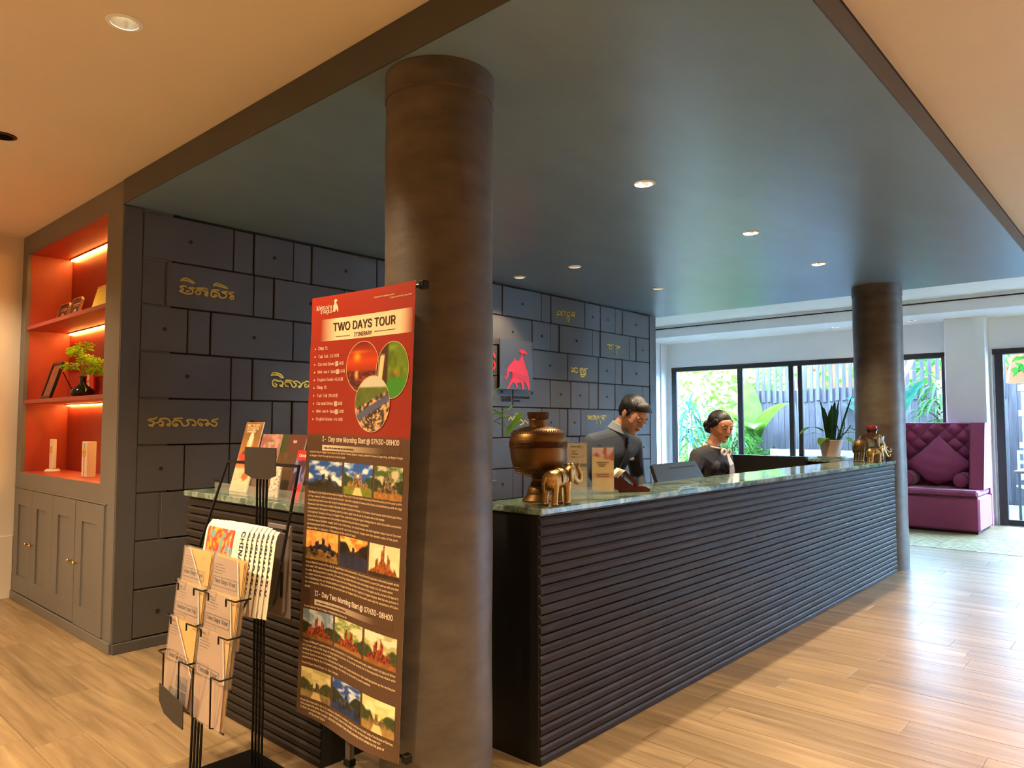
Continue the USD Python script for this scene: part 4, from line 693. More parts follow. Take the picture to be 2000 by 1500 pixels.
# ================================================================ brochures on the side counter
bh = thing('brochure_holder', 'clear acrylic brochure rack on the marble top of the side counter', 'brochure holder', (1.70, 0, CZ + .0005))
obj('base', box(-.05, .12, 2.62, 3.42, 0, .004, .001), M['acrylic'], bh); obj('front_lip', box(-.05, -.046, 2.62, 3.42, .0041, .05), M['acrylic'], bh); obj('back', box(.10, .104, 2.66, 3.42, .0041, .21), M['acrylic'], bh)
def brochure(y0, y1, h, fn, label, x=1.72, lean=.28, nu=20, nv=36, words=()):
    t = thing('brochure', label, 'brochure', (x, (y0 + y1) / 2, CZ + .006)); w = y1 - y0
    A = frame3((0, 0, 0.0), (0, -1, 0), (lean, 0, 1)); obj('pages', xf(box(-w / 2, w / 2, 0, h, -.006, 0, .0006), A), M['paper'], t)
    g = grid(lambda u, v: [(u - .5) * w, v * h, u * 0 + .0006], nu, nv); obj('cover', xf(g, A), M['print'], t, colors=painting(fn, nu, nv))
    for tx, uu, vv, ww, hh, mt in words: obj('lettering', xf(fit(text(tx, .01, True), ww, hh), frame3(A[:3, 0] * (uu - .5) * w + A[:3, 1] * vv * h + A[:3, 2] * .0012, A[:3, 0], A[:3, 1])), mt, t)
def monk(u, v):
    s = mixc(C3(120, 84, 36, u), C3(176, 120, 60, u), nz(u, v, 6, 3)); s = mixc(s, C3(196, 120, 60, u), step(.62 - v, 0, .3)); s = mixc(s, C3(226, 196, 150, u), step(1 - ((u - .5) / .16) ** 2 - ((v - .68) / .09) ** 2, 0, .3)); s = mixc(s, C3(240, 226, 190, u), step(.16 - np.abs(u - .52) * 1.2 - np.abs(v - .76), 0, .04)); s = mixc(s, C3(70, 60, 44, u), step(1 - ((u - .5) / .36) ** 2 - ((v - .50) / .10) ** 2, 0, .3)); s = mixc(s, C3(206, 60, 40, u), step(1 - ((u - .3) / .24) ** 2 - ((v - .49) / .05) ** 2, 0, .3))
    b = mixc(C3(224, 204, 160, u), C3(190, 160, 120, u), step(nz(u * .6, v * 5, 8, 9), .6, .1) * .5); b = mixc(b, C3(222, 100, 40, u), step(1 - ((u - .68) / .18) ** 2 - ((v - .22) / .055) ** 2, 0, .3)); return mixc(s, b, step(.34 - v, 0, .01))
brochure(3.235, 3.40, .345, monk, 'tall brochure with a portrait over a cream panel, leftmost on the side counter', 1.712, .26, words=[('MEET THE BEST', .12, .93, .12, .014, CREAMI), ('ACTIVITIES IN', .14, .885, .11, .013, CREAMI), ('CAMBODIA', .16, .842, .09, .012, CREAMI)])
brochure(3.06, 3.235, .285, lambda u, v: mixc(mixc(C3(150, 92, 76, u), C3(196, 150, 130, u), step(v, .68, .02) * step(nz(u, v, 9, 5), .5, .2)), mixc(C3(112, 88, 70, u), C3(176, 96, 60, u), step(nz(u, v, 6, 15), .5, .15) * step(v, .3, .1)), step(.66 - v, 0, .02)), 'brownish pink brochure beside the tall portrait one on the side counter', 1.725, .26, words=[('RIVER', .4, .82, .05, .012, CREAMI)])
brochure(2.86, 3.06, .285, lambda u, v: mixc(mixc(C3(96, 50, 36, u), C3(60, 66, 30, u), step(.3 - u, 0, .1)), mixc(C3(120, 80, 40, u), C3(50, 40, 28, u), nz(u, v, 9, 8)), step(.70 - v, 0, .03)), 'dark brown brochure with a green corner, half hidden behind the sign plate', 1.73, .26, words=[('Visit', .5, .86, .03, .014, WHT)])
brochure(2.765, 2.85, .215, lambda u, v: mixc(mixc(C3(70, 40, 60, u), C3(120, 130, 190, u), step(nz(u, v, 5, 11), .55, .1)), C3(214, 40, 40, u), np.maximum(step(v, .80, .02), step(.32 - v, 0, .02) * step(u, .3, .05))), 'brochure with a red top block and a dancer picture on the side counter', 1.70, .25, words=[('Circus', .2, .86, .055, .014, WHT)])
brochure(2.66, 2.762, .20, lambda u, v: mixc(C3(160, 76, 30, u), C3(110, 50, 24, u), nz(u, v, 5, 17)), 'plain orange brown brochure beside the banner on the side counter', 1.715, .3)
brochure(2.91, 2.985, .15, lambda u, v: mixc(C3(224, 212, 186, u), C3(150, 130, 110, u), step(nz(u * .5, v * 4, 9, 13), .6, .1)), 'small cream card standing between the rods on the side counter', 1.685, .15)
# ================================================================ things on the counter
M['bronze'] = mat('aged_bronze', (116, 84, 46), 0.42, 0.9, noise=(9, .25)); M['bronzed'] = mat('bronze_relief', (78, 50, 24), 0.48, 0.85, noise=(30, .3))
M['goldfig'] = mat('gilded_cast', (176, 140, 84), 0.28, 0.95, noise=(26, .45), bump=(60, .2)); M['oldgold'] = mat('dark_gilded_cast', (112, 90, 58), 0.36, 0.9, noise=(30, .55), bump=(50, .3))
ur = thing('bronze_urn', 'big lidded bronze urn on a flared foot at the near corner of the marble counter', 'urn', (2.405, 2.02, CZ + .0005))
prof = [(0, 0), (.069, 0), (.070, .005), (.064, .012), (.052, .028), (.048, .031), (.049, .034), (.045, .050), (.038, .064), (.031, .070), (.033, .074), (.031, .078), (.026, .084), (.025, .092), (.030, .099), (.046, .104), (.070, .112), (.094, .126), (.105, .142), (.112, .160), (.117, .180), (.1205, .205), (.122, .226)]
obj('bowl', lathe(prof, 64), M['bronze'], ur, smooth=50)
obj('lid', lathe([(.1225, .2265), (.1245, .229), (.1235, .256), (.124, .260), (.123, .262), (.121, .272), (.116, .288), (.104, .302), (.080, .312), (.052, .318), (.040, .320), (.038, .322), (.038, .345), (.042, .349), (.041, .351)], 64), M['bronze'], ur, smooth=50)
obj('knob', lathe([(.041, .3512), (.0445, .358), (.047, .378), (.0465, .381), (.036, .379), (.0, .376)], 48), M['bronzed'], ur, smooth=50)
def studs(r, z0, z1, n, rows, h):
    out = []
    for i in range(rows):
        z = z0 + (z1 - z0) * (i + .5) / rows; dz = (z1 - z0) / rows * .46; da = PI / n * .86
        rr = r(z) if callable(r) else r
        for j in range(n):
            a = 2 * PI * (j + .5 * (i % 2)) / n; P = lambda q, zz, ra: [ra * math.cos(q), ra * math.sin(q), zz]
            out.append(trimesh.Trimesh([P(a - da, z, rr), P(a, z - dz, rr), P(a + da, z, rr), P(a, z + dz, rr), P(a, z, rr + h)], [[0, 1, 4], [1, 2, 4], [2, 3, 4], [3, 0, 4]], process=False))
    return cat(out)
obj('relief_band', cat(lathe([(.1245, .2295), (.1255, .231), (.1252, .254), (.1244, .2555)], 64), studs(.1254, .231, .254, 70, 4, .0022)), M['bronzed'], ur)
obj('relief_band', studs(lambda z: .105 + (.302 - z) * .9, .288, .304, 60, 3, .0025), M['bronzed'], ur)
obj('relief_band', studs(lambda z: .0945 + (z - .126) * .62, .118, .150, 56, 3, .003), M['bronzed'], ur)
obj('relief_band', studs(lambda z: .0475 - (z - .036) * .28, .036, .062, 40, 4, .0018), M['bronzed'], ur)
obj('relief_band', studs(lambda z: .0435 + (z - .352) * .13, .353, .379, 34, 3, .0018), M['bronzed'], ur)

def elephant(name, label, loc, rz, s, trunk_up, mt, body=True):
    t = thing(name, label, 'elephant figurine', loc, rz, scale=s)
    b = [m3.Manifold.batch_hull([ball((-.30, 0, .60), (.24, .24, .25)), ball((.02, 0, .64), (.25, .25, .26)), ball((.22, 0, .66), (.18, .19, .22))])]
    for (x, y) in ((.24, .13), (.20, -.13), (-.34, .13), (-.30, -.13)): b.append(chain([(x, y, .52), (x + .01, y, .30), (x + (.02 if x > 0 else -.02), y, .06)], [.115, .082, .078])); b.append(m3.Manifold.cylinder(.05, .092, .088, 18).translate([x + (.02 if x > 0 else -.02), y, 0]))
    b.append(m3.Manifold.batch_hull([ball((.36, 0, .74), .15), ball((.50, 0, .82), .155), ball((.56, 0, .72), .12)])); b.append(ball((.50, .06, .93), .07)); b.append(ball((.50, -.06, .93), .07))
    tr = ([(.58, 0, .72), (.70, 0, .58), (.84, 0, .50), (.97, 0, .55), (1.0, 0, .68), (.92, 0, .80), (.86, 0, .88), (.90, 0, .96)] if trunk_up else [(.60, 0, .74), (.68, 0, .58), (.76, 0, .42), (.88, 0, .34), (.99, 0, .38), (1.02, 0, .47)])
    b.append(chain(tr, np.linspace(.098, .036, len(tr)))); b.append(chain([(-.50, 0, .68), (-.58, 0, .52), (-.56, 0, .34)], [.04, .024, .02]))
    obj('body', soft(m3.Manifold.batch_boolean(b, m3.OpType.Add), .035, 6), mt, t, smooth=True)
    for y in (-1, 1):
        e = m3.Manifold.batch_hull([ball((.42, .14 * y, .84), (.05, .03, .05)), ball((.28, .24 * y, .78), (.08, .025, .10)), ball((.32, .22 * y, .58), (.05, .022, .06))]); obj('ear', soft(e, .03, 4), mt, t, smooth=True)
        obj('tusk', soft(chain([(.58, .08 * y, .62), (.70, .10 * y, .52), (.82, .09 * y, .53)], [.030, .024, .010], 12), .02, 2), M['tusk'], t, smooth=True)
    cl = [tube([(x + .0 * q, .258 * math.sin(q), .64 + .262 * math.cos(q)) for q in np.linspace(-1.9, 1.9, 20)], .016, 6) for x in (-.14, .14)]
    obj('saddle_cloth', cat(cl), M['bronzed'], t, smooth=True)
    return t
M['tusk'] = mat('tusk', (206, 180, 130), .35, .6)
elephant('elephant_figurine', 'shiny brass elephant with a curled raised trunk beside the urn on the counter', (2.365, 1.880, CZ + .001), 2, .165, True, M['goldfig'])
elephant('elephant_figurine', 'larger dark gilded elephant with lowered trunk in front of the far column', (6.80, 1.965, CZ + .001), -36, .24, False, M['oldgold'])
elephant('elephant_figurine', 'small silvery gilded elephant standing before the larger one by the far column', (6.715, 1.876, CZ + .001), -38, .145, False, M['goldfig'])
bt = thing('glass_decanter', 'dark amber glass decanter with a red stopper behind the far elephants', 'decanter', (7.035, 1.985, CZ + .0005))
obj('vessel', lathe([(0, 0), (.10, 0), (.108, .01), (.108, .20), (.098, .225), (.06, .236), (.046, .245), (.046, .268), (.056, .272), (.056, .276), (.040, .276)], 40), mat('amber_glass', (74, 42, 18), .06, 0, transmission_weight=.25), bt, smooth=40)
obj('stopper', lathe([(.038, .2765), (.044, .286), (.048, .30), (.044, .312), (.030, .32), (0, .322)], 32), mat('red_stopper', (128, 34, 38), .15), bt, smooth=50)
# sign holders
def card(name, label, x, y, w, h, rz, fn, words, lean=.05):
    t = thing(name, label, 'sign holder', (x, y, CZ + .0005), rz)
    obj('foot', box(-w * .62, w * .62, -.045, .055, 0, .003), M['acrylic'], t); obj('upright', xf(box(-w / 2 - .004, w / 2 + .004, -.006, -.0035, .004, h + .006), np.eye(4)), M['acrylic'], t)
    obj('card', box(-w / 2, w / 2, -.003, .001, .006, h), M['paper'], t); g = grid(lambda u, v: [(u - .5) * w, u * 0 - .0068, .006 + v * (h - .006)], 24, 40); obj('print', g, M['print'], t, colors=painting(fn, 24, 40))
    for tx, uu, vv, ww, hh in words: obj('lettering', xf(fit(text(tx, .01), ww, hh), frame3(((uu - .5) * w, -.0072, vv * h), (1, 0, 0), (0, 0, 1))), M['inkb'], t)
    return t
def spa(u, v):
    s = mixc(C3(226, 196, 140, u), C3(236, 208, 160, u), nz(u, v, 4, 3)); s = mixc(s, C3(226, 172, 132, u), step(.06 - np.abs(v - .37), 0, .03)); p = mixc(C3(190, 110, 80, u), C3(226, 206, 210, u), step(nz(u, v, 5, 4) + (v - .85) * .8, .5, .2)); return mixc(s, p, step(v - .76 + (u - .5) * .12, 0, .03))
card('sign_holder', 'clear standing sign with a peach spa leaflet, nearest the man on the counter', 2.885, 2.02, .105, .216, -38, spa, [('ESSENTIAL MASSAGE', .2, .66, .06, .006), ('60 minutes', .25, .62, .04, .005), ('SPECIAL', .3, .58, .03, .006), ('Body treatment', .2, .40, .06, .006), ('30% discount', .2, .355, .06, .006)])
card('sign_holder', 'clear standing sign with a beige price list, behind the raised trunk of the brass elephant', 2.78, 2.095, .095, .238, -34, lambda u, v: mixc(mixc(C3(206, 190, 166, u), C3(176, 160, 140, u), step(nz(u * .8, v * 7, 8, 7), .62, .1) * .6), C3(120, 116, 100, u), step(.035 - np.abs(v - .55), 0, .02)), [('Drinks & Co', .15, .92, .05, .007), ('Juice', .15, .84, .03, .005), ('Coffee', .15, .78, .035, .005), ('Tea', .15, .72, .02, .005), ('Happy hour', .2, .46, .05, .006)])
t = thing('acrylic_stand', 'empty wedge shaped clear acrylic stand lying by the counter edge', 'acrylic stand', (2.61, 1.95, CZ + .0005), -36)
obj('base', box(-.09, .09, -.06, .06, 0, .003), M['acrylic'], t)
v = [(-.09, -.06, .0032), (.09, -.06, .0032), (.09, .03, .045), (-.09, .03, .045)]
obj('slope', trimesh.convex.convex_hull(np.array(v + [(a, b, c + .003) for a, b, c in v])), M['acrylic'], t)
t = thing('clear_box', 'low clear acrylic box under the peach leaflet', 'acrylic box', (2.76, 1.93, CZ + .0005), -38); m = mf(box(-.06, .06, -.04, .04, 0, .030)) - mf(box(-.057, .057, -.037, .037, .003, .05)); obj('tray', tm(m), M['acrylic'], t)
t = thing('wooden_card_holder', 'dark red carved wooden holder with white cards at the counter edge before the man', 'card holder', (3.035, 1.985, CZ + .0005), -42)
mh = mat('rosewood', (84, 26, 26), .22, noise=(14, .4))
obj('base', prism(Polygon([(-.10, 0), (.11, 0), (.112, .012), (.09, .024), (.03, .026), (-.02, .062), (-.045, .085), (-.075, .06), (-.10, .035)]).buffer(-.003).buffer(.003), .05).apply_transform(frame3((0, .025, 0), (1, 0, 0), (0, 0, 1))), mh, t)
obj('blade', prism(Polygon([(.04, .0265), (.055, .032), (.022, .07), (-.012, .102), (-.026, .094), (.01, .058)]), .06).apply_transform(frame3((0, .03, 0), (1, 0, 0), (0, 0, 1))), mh, t)
for k in range(3): obj('card', xf(box(-.045, .045, -.0012, .0012, 0, .052), frame3((-.055 - .010 * k, .0, .070 + .004 * k), (0, 1, 0), (-.55, 0, .62))), M['paper'], t)
mo = thing('monitor', 'black low tilted monitor seen from its back between the two staff', 'monitor', (4.0, 2.225, 0.7505), 3)
A = frame3((0, 0, .20), (1, 0, 0), (0, .42, .91))
obj('shell', xf(prism(Polygon([(-.315, 0), (.315, 0), (.285, .135), (-.29, .135)]).buffer(-.012).buffer(.012), .022), A), mat('monitor_black', (32, 32, 33), .35), mo)
obj('vent', xf(box(-.10, .25, .098, .106, .0221, .0232), A), M['joint'], mo); obj('screen', xf(box(-.29, .29, .01, .122, -.002, -.0005), A), mat('screen_black', (10, 12, 14), .1), mo)
obj('neck', box(-.04, .04, -.005, .03, .012, .21, .003), M['blackmetal'], mo); obj('base', box(-.13, .13, -.07, .09, 0, .0115, .004), M['blackmetal'], mo)
# potted plant on the return counter
def blade(p, d, L, W, droop, n=10, fold=.25):
    p = np.array(p, float); d = np.array(d, float); d /= np.linalg.norm(d); side = np.cross(d, [0, 0, 1.0]); side = side / max(np.linalg.norm(side), 1e-6) if np.linalg.norm(side) > .05 else np.array([1.0, 0, 0])
    v, c = [], p.copy()
    for i in range(n + 1):
        s = i / n; w = W * (math.sin(PI * min(1, .12 + s * .88)) ** .7) * (1 if s < 1 else 0); nn = np.cross(side, d)
        v += [c - side * w + nn * w * fold, c, c + side * w + nn * w * fold]; d = d + np.array([0, 0, -droop / n]); d /= np.linalg.norm(d); c = c + d * L / n
    f = []
    for i in range(n):
        a = i * 3; f += [[a, a + 1, a + 4], [a, a + 4, a + 3], [a + 1, a + 2, a + 5], [a + 1, a + 5, a + 4]]
    return trimesh.Trimesh(np.array(v), f, process=False)
M['potgreen'] = leaf('pot_leaf_dark', (38, 70, 30), .25); M['potlime'] = leaf('pot_leaf_lime', (110, 150, 50), .5); M['potclay'] = mat('beige_pot', (178, 150, 130), .35); M['soil'] = mat('soil', (40, 30, 22), .9)
pp = thing('potted_plant', 'sword-leaved plant in a beige pot on the side counter before the windows', 'potted plant', (7.50, 2.50, 0.986))
obj('pot', lathe([(0, 0), (.074, 0), (.082, .012), (.108, .135), (.114, .165), (.118, .168), (.116, .174), (.110, .172), (.104, .15)], 48), M['potclay'], pp, smooth=40); obj('soil', lathe([(0, .155), (.106, .15)], 32), M['soil'], pp)
obj('saucer', lathe([(.0, -.0003), (.125, 0), (.135, .012), (.131, .012), (.12, .004), (.085, .004)], 40), M['white'], pp, smooth=40)
rp = random.Random(11)
for k in range(16):
    a = k * 2.4; obj('leaf', blade((.04 * math.cos(a), .04 * math.sin(a), .15), (.13 * math.cos(a), .13 * math.sin(a), 1), .16 + .018 * k + .04 * rp.random(), .030, .05, 10, .5), M['potgreen'], pp)
obj('leaf', blade((.03, -.06, .15), (.20, -.24, 1), .50, .030, .06), M['potgreen'], pp)
for k, (a, L) in enumerate(((-.5, .22), (-1.0, .24), (2.4, .26), (3.1, .22), (1.9, .2), (-1.6, .2))):
    obj('leaf', blade((.08 * math.cos(a), .08 * math.sin(a), .16 + .05 * (k % 3)), (math.cos(a), math.sin(a), 1.0), L * 1.1, .046, 1.9, 10, .1), M['potlime'], pp)
for k in range(4):
    a = -.9 + .5 * k; obj('stem', tube(curve([(.04, -.04, .15), (.10 * math.cos(a) + .04, .10 * math.sin(a) - .04, .26), (.2 * math.cos(a), .2 * math.sin(a), .32 + .03 * k)], 4), .005, 6), M['potgreen'], pp)
# plant behind the big column
M['lily'] = leaf('lily_leaf', (84, 130, 34), .4)
pl = thing('leafy_plant', 'broad pointed green leaves of a plant showing beside the big column', 'plant', (4.06, 4.22, 0.8725))
obj('pot', lathe([(0, 0), (.085, 0), (.11, .16), (.116, .17), (.105, .17), (.10, .15)], 32), M['potclay'], pl, smooth=40); obj('soil', lathe([(0, .152), (.101, .15)], 24), M['soil'], pl)
hub = np.array([0, 0, .15]); O_ = np.array((4.06, 4.22, 0.8725))
for p, q, W in (((4.757, 4.18, 1.408), (4.533, 4.17, 1.219), .040), ((4.42, 4.2, 1.53), (4.60, 4.18, 1.545), .020), ((4.40, 4.2, 1.44), (4.57, 4.16, 1.35), .026), ((4.40, 4.18, 1.34), (4.55, 4.15, 1.285), .018), ((4.40, 4.2, 1.58), (4.51, 4.17, 1.645), .016), ((4.60, 4.2, 1.44), (4.68, 4.2, 1.49), .012), ((4.0, 4.2, 1.3), (3.8, 4.1, 1.45), .04), ((4.05, 4.1, 1.3), (4.0, 3.92, 1.4), .04), ((4.2, 4.25, 1.4), (4.3, 4.2, 1.62), .04)):
    p, q = np.array(p) - O_, np.array(q) - O_; m_ = (p + hub) / 2 + [0, 0, .12]
    obj('stem', tube(curve([hub, m_, p], 5), .004, 6), M['lily'], pl); obj('leaf', blade(p, q - p, np.linalg.norm(q - p), W, .05, 12, .2), M['lily'], pl)
# ================================================================ people
M['skin_m'] = mat('skin_man', (196, 142, 112), .5, noise=(8, .06), subsurface_weight=.15, subsurface_radius=(.01, .004, .002)); M['skin_w'] = mat('skin_woman', (186, 124, 92), .48, noise=(8, .06), subsurface_weight=.15, subsurface_radius=(.01, .004, .002))
M['hair'] = mat('black_hair', (14, 12, 11), .46, noise=(40, .5), bump=(90, .35), scale=(3, .5, 1)); M['shirt'] = mat('blue_grey_shirt', (66, 73, 84), .75, noise=(60, .08), bump=(14, .22)); M['tunic'] = mat('charcoal_tunic', (50, 48, 50), .75, noise=(60, .08), bump=(14, .22)); M['trouser'] = mat('dark_trousers', (28, 28, 32), .8)
M['lash'] = mat('lash_black', (24, 16, 14), .6); M['lip_m'] = mat('lips_man', (164, 100, 88), .45); M['lip_w'] = mat('lips_woman', (150, 62, 56), .4); M['scarf'] = mat('scarf_silver', (206, 194, 176), .4); M['shoe'] = mat('shoe_black', (16, 16, 16), .35)
def headM(c, yaw, pitch, roll=0.0, s=1.0):   # local: face to -y, person's left is +x, z up
    T = trimesh.transformations; return T.translation_matrix(c) @ T.rotation_matrix(yaw, [0, 0, 1]) @ T.rotation_matrix(pitch, [1, 0, 0]) @ T.rotation_matrix(roll, [0, 1, 0]) @ np.diag([s, s, s, 1])
def head_man(slim=1.0):
    H = m3.Manifold.batch_hull
    b = [ball((0, .018, .030), (.076, .094, .086), 36), H([ball((0, -.052, .035), (.058, .040, .040)), ball((.036 * slim, -.046, -.024), .031), ball((-.036 * slim, -.046, -.024), .031), ball((0, -.058, -.094), (.024, .020, .018)), ball((.040 * slim, -.006, -.062), .024), ball((-.040 * slim, -.006, -.062), .024), ball((.050, .02, .0), .03), ball((-.050, .02, .0), .03)])]
    m = m3.Manifold.batch_boolean(b, m3.OpType.Add)
    for x in (-1, 1): m = m - ball((.031 * x, -.108, .010), (.019, .022, .012), 20)
    add = [H([ball((0, -.086, .022), .009), ball((0, -.101, -.020), (.0105, .010, .009)), ball((.014, -.088, -.023), .007), ball((-.014, -.088, -.023), .007)])]
    for x in (-1, 1):
        add += [ball((.031 * x, -.078, .008), (.016, .014, .012), 18), ball((.038 * x, -.061, -.028), (.021, .018, .020), 18), H([ball((.018 * x, -.091, .026), .007), ball((.046 * x, -.078, .026), .007)])]
        add.append(H([ball((.076 * x, .010, .010), (.005, .011, .010)), ball((.080 * x, .018, .014), (.004, .010, .011)), ball((.076 * x, .010, -.020), (.006, .009, .010))]))
    add += [ball((0, -.086, -.050), (.020, .011, .007), 18), ball((0, -.085, -.061), (.017, .010, .007), 18), ball((0, -.076, -.094), (.014, .010, .012), 16)]
    return m3.Manifold.batch_boolean([m] + add, m3.OpType.Add)
def transM(man, Mx): return man.transform(np.asarray(Mx[:3, :4], float))
def pt(Mx, p): return (Mx @ np.array([*p, 1.0]))[:3]
def hand(wr, d, nrm, side, s=1.0):           # palm and five fingers; d: towards the fingers, nrm: back of the hand
    d = np.array(d, float); d /= np.linalg.norm(d); nrm = np.array(nrm, float); nrm -= d * (nrm @ d); nrm /= np.linalg.norm(nrm); x = np.cross(d, nrm) * side; wr = np.array(wr, float); P = lambda a, b, c: wr + s * (x * a + d * b + nrm * c); H = m3.Manifold.batch_hull
    parts = [H([ball(P(-.018, .0, 0), .018 * s, 12), ball(P(.018, .0, 0), .018 * s, 12), ball(P(-.030, .078, 0), .0115 * s, 12), ball(P(.030, .080, 0), .0115 * s, 12)])]
    for a, L, sp in ((-.031, .060, -.10), (-.0105, .074, -.03), (.0105, .079, .02), (.031, .070, .09)):
        q = [P(a, .078, 0), P(a + sp * L * .45, .078 + L * .45, -.004), P(a + sp * L * .75, .078 + L * .76, -.016), P(a + sp * L, .078 + L * .96, -.030)]
        parts.append(chain(q, [.0098 * s, .0090 * s, .0082 * s, .0070 * s], 10))
    parts.append(chain([P(.022, .018, -.004), P(.044, .046, -.012), P(.052, .072, -.022), P(.050, .092, -.030)], [.0135 * s, .0112 * s, .0100 * s, .0078 * s], 10))
    return parts
def person(name, label, skin, cloth, Hm, slim, neck, sh, el, wr, hd, hip, knee, foot, sleeve, female=False):
    t = thing(name, label, 'person')
    H = m3.Manifold.batch_hull; hip = np.array(hip, float); neck = np.array(neck, float); sh = np.array(sh, float); mid = (neck * .45 + hip * .55); across = (sh[1] - sh[0]) / np.linalg.norm(sh[1] - sh[0]); w = .105 if female else .115
    b = [transM(head_man(slim), Hm), chain([pt(Hm, (0, .020, -.055)), neck + [0, 0, .015], neck - [0, 0, .05]], [.047 if female else .054, .046 if female else .052, .048])]
    def torso(g):
        return [H([ball(hip + across * .075 * q, (w + g, .095 + g, .10 + g)) for q in (-1, 1)] + [ball(mid + across * .055 * q, (.085 + g, .085 + g, .07 + g)) for q in (-1, 1)]), H([ball(mid + across * .055 * q, (.085 + g, .085 + g, .07 + g)) for q in (-1, 1)] + [ball(neck * .72 + hip * .28 + across * .07 * q, (.085 + g, .095 + g, .08 + g)) for q in (-1, 1)]), H([ball(neck * .72 + hip * .28 + across * .07 * q, (.085 + g, .095 + g, .08 + g)) for q in (-1, 1)] + [ball(sh[i] + [0, 0, -.012], .052 + g) for i in (0, 1)] + [ball(neck - [0, 0, .030], .056 + g * .5)])] + ([ball(neck * .70 + hip * .30 + across * .058 * q + np.array([0, -.072, -.01]), .046 + g) for q in (-1, 1)] if female else [])
    def arm(g, upto=1.0):
        o = []
        for i in (0, 1):
            e, q = np.array(el[i], float), np.array(wr[i], float); o.append(chain([sh[i] + [0, 0, -.012], sh[i] * .5 + e * .5, e], [.052 + g, .044 + g, .038 + g]));
            if upto > 0: o.append(chain([e, e * .55 + q * .45, e * (1 - upto) + q * upto], [.038 + g, .037 + g, (.024 if upto == 1 else .028) + g]))
        return o
    def legs(g):
        o = []
        for i, sg_ in ((0, -1), (1, 1)):
            h = hip + across * .085 * sg_ + [0, 0, -.03]; o.append(chain([h, knee[i], np.array(foot[i]) + [0, .03, .07]], [.088 + g, .058 + g, .038 + g]))
        return o
    sk = b + torso(-.012) + arm(-.009) + legs(-.014)
    for i, s_ in ((0, 1), (1, -1)): sk += hand(wr[i], hd[i], (0, .15, 1), s_, .95 if not female else .88)
    body = soft(m3.Manifold.batch_boolean(sk, m3.OpType.Add), .0065, 18); obj('body', body, skin, t, smooth=True)
    sh_ = m3.Manifold.batch_boolean(torso(.006) + arm(.007, sleeve), m3.OpType.Add)
    u = neck - hip; u /= np.linalg.norm(u); sh_ = sh_.trim_by_plane([float(q) for q in -u], float(-(u @ (neck + u * (.052 if not female else .028))))); hz = hip[2] - (.06 if not female else .05)
    sh_ = sh_.trim_by_plane([0, 0, 1], float(hz)); obj('tunic' if female else 'shirt', soft(sh_, .014, 5), cloth, t, smooth=True)
    obj('trousers', soft(m3.Manifold.batch_boolean(legs(.008) + [H([ball(hip + across * .08 * q + [0, 0, -.03], (w, .105, .09)) for q in (-1, 1)])], m3.OpType.Add).trim_by_plane([0, 0, -1], -float(hip[2] + .03)), .02, 4), M['trouser'], t, smooth=True)
    for i in (0, 1): obj('shoe', soft(m3.Manifold.batch_hull([ball(np.array(foot[i]) + [0, .035, .040], .038), ball(np.array(foot[i]) + [0, -.13, .026], (.036, .04, .024)), ball(np.array(foot[i]) + [0, .04, .018], (.034, .034, .018))]), .015, 3), M['shoe'], t, smooth=True)
    X = lambda m: xf(m, Hm)
    for x in (-1, 1):
        obj('eyebrow', X(tube([(.015 * x, -.0985, .0275), (.030 * x, -.0965, .034), (.050 * x, -.079, .0285)], [.0022, .003, .0014], 6)), M['lash'], t, smooth=True)
        obj('eyelash', X(tube([(.017 * x, -.0885, .0035), (.026 * x, -.0935, -.0005), (.037 * x, -.0915, .0000), (.046 * x, -.083, .0045)], [.0013, .0022, .0022, .0012], 6)), M['lash'], t, smooth=True)
    obj('mouth', X(cat(tm(ball((0, -.0905, -.0505), (.0185, .0085, .0042), 16)), tm(ball((0, -.0895, -.0595), (.0160, .0085, .0052), 16)))), M['lip_w'] if female else M['lip_m'], t, smooth=True)
    obj('mouth_line', X(tube([(-.018, -.0885, -.0545), (0, -.0990, -.0555), (.018, -.0885, -.0545)], .0011, 5)), M['lash'], t, smooth=True)
    return t, Hm, X
# the man, bent over the desk
Hm = headM((3.725, 2.385, 1.372), -.12, .60, .05, .91)
man, Hm, X = person('person', 'person in a blue-grey buttoned shirt bending over the counter beside the panelled wall', M['skin_m'], M['shirt'], Hm, 1.0, (3.715, 2.485, 1.272), [(3.53, 2.545, 1.218), (3.86, 2.475, 1.212)], [(3.43, 2.56, .99), (3.95, 2.50, .985)], [(3.50, 2.39, .805), (3.80, 2.36, .805)], [(.35, -.8, -.25), (-.4, -.75, -.25)], (3.62, 2.66, .83), [(3.53, 2.60, .46), (3.74, 2.60, .46)], [(3.52, 2.70, 0), (3.75, 2.70, 0)], .96)
hm = ball((0, .024, .048), (.083, .098, .084), 40) + ball((0, -.036, .082), (.066, .058, .042), 28) + ball((.02, -.062, .070), (.050, .034, .030), 24)
hm = hm.trim_by_plane([0, .52, .854], .0215) + (ball((0, .036, .02), (.0785, .082, .088), 32).trim_by_plane([0, .8, .6], .018).trim_by_plane([0, 0, 1], -.05))
obj('hair', X(soft(hm, .007, 5)), M['hair'], man, smooth=True, label='short black hair brushed back')
for x in (-1, 1): obj('sideburn', X(tm(m3.Manifold.batch_hull([ball((.074 * x, -.008, .03), (.006, .02, .02)), ball((.074 * x, -.010, .005), (.004, .008, .012))]))), M['hair'], man, smooth=True)
nk = np.array((3.715, 2.485, 1.272)); u = nk - np.array((3.62, 2.66, .83)); u /= np.linalg.norm(u)
cu = np.cross(u, [0, 1, 0]); cu /= np.linalg.norm(cu); cv = np.cross(u, cu)
rings = []
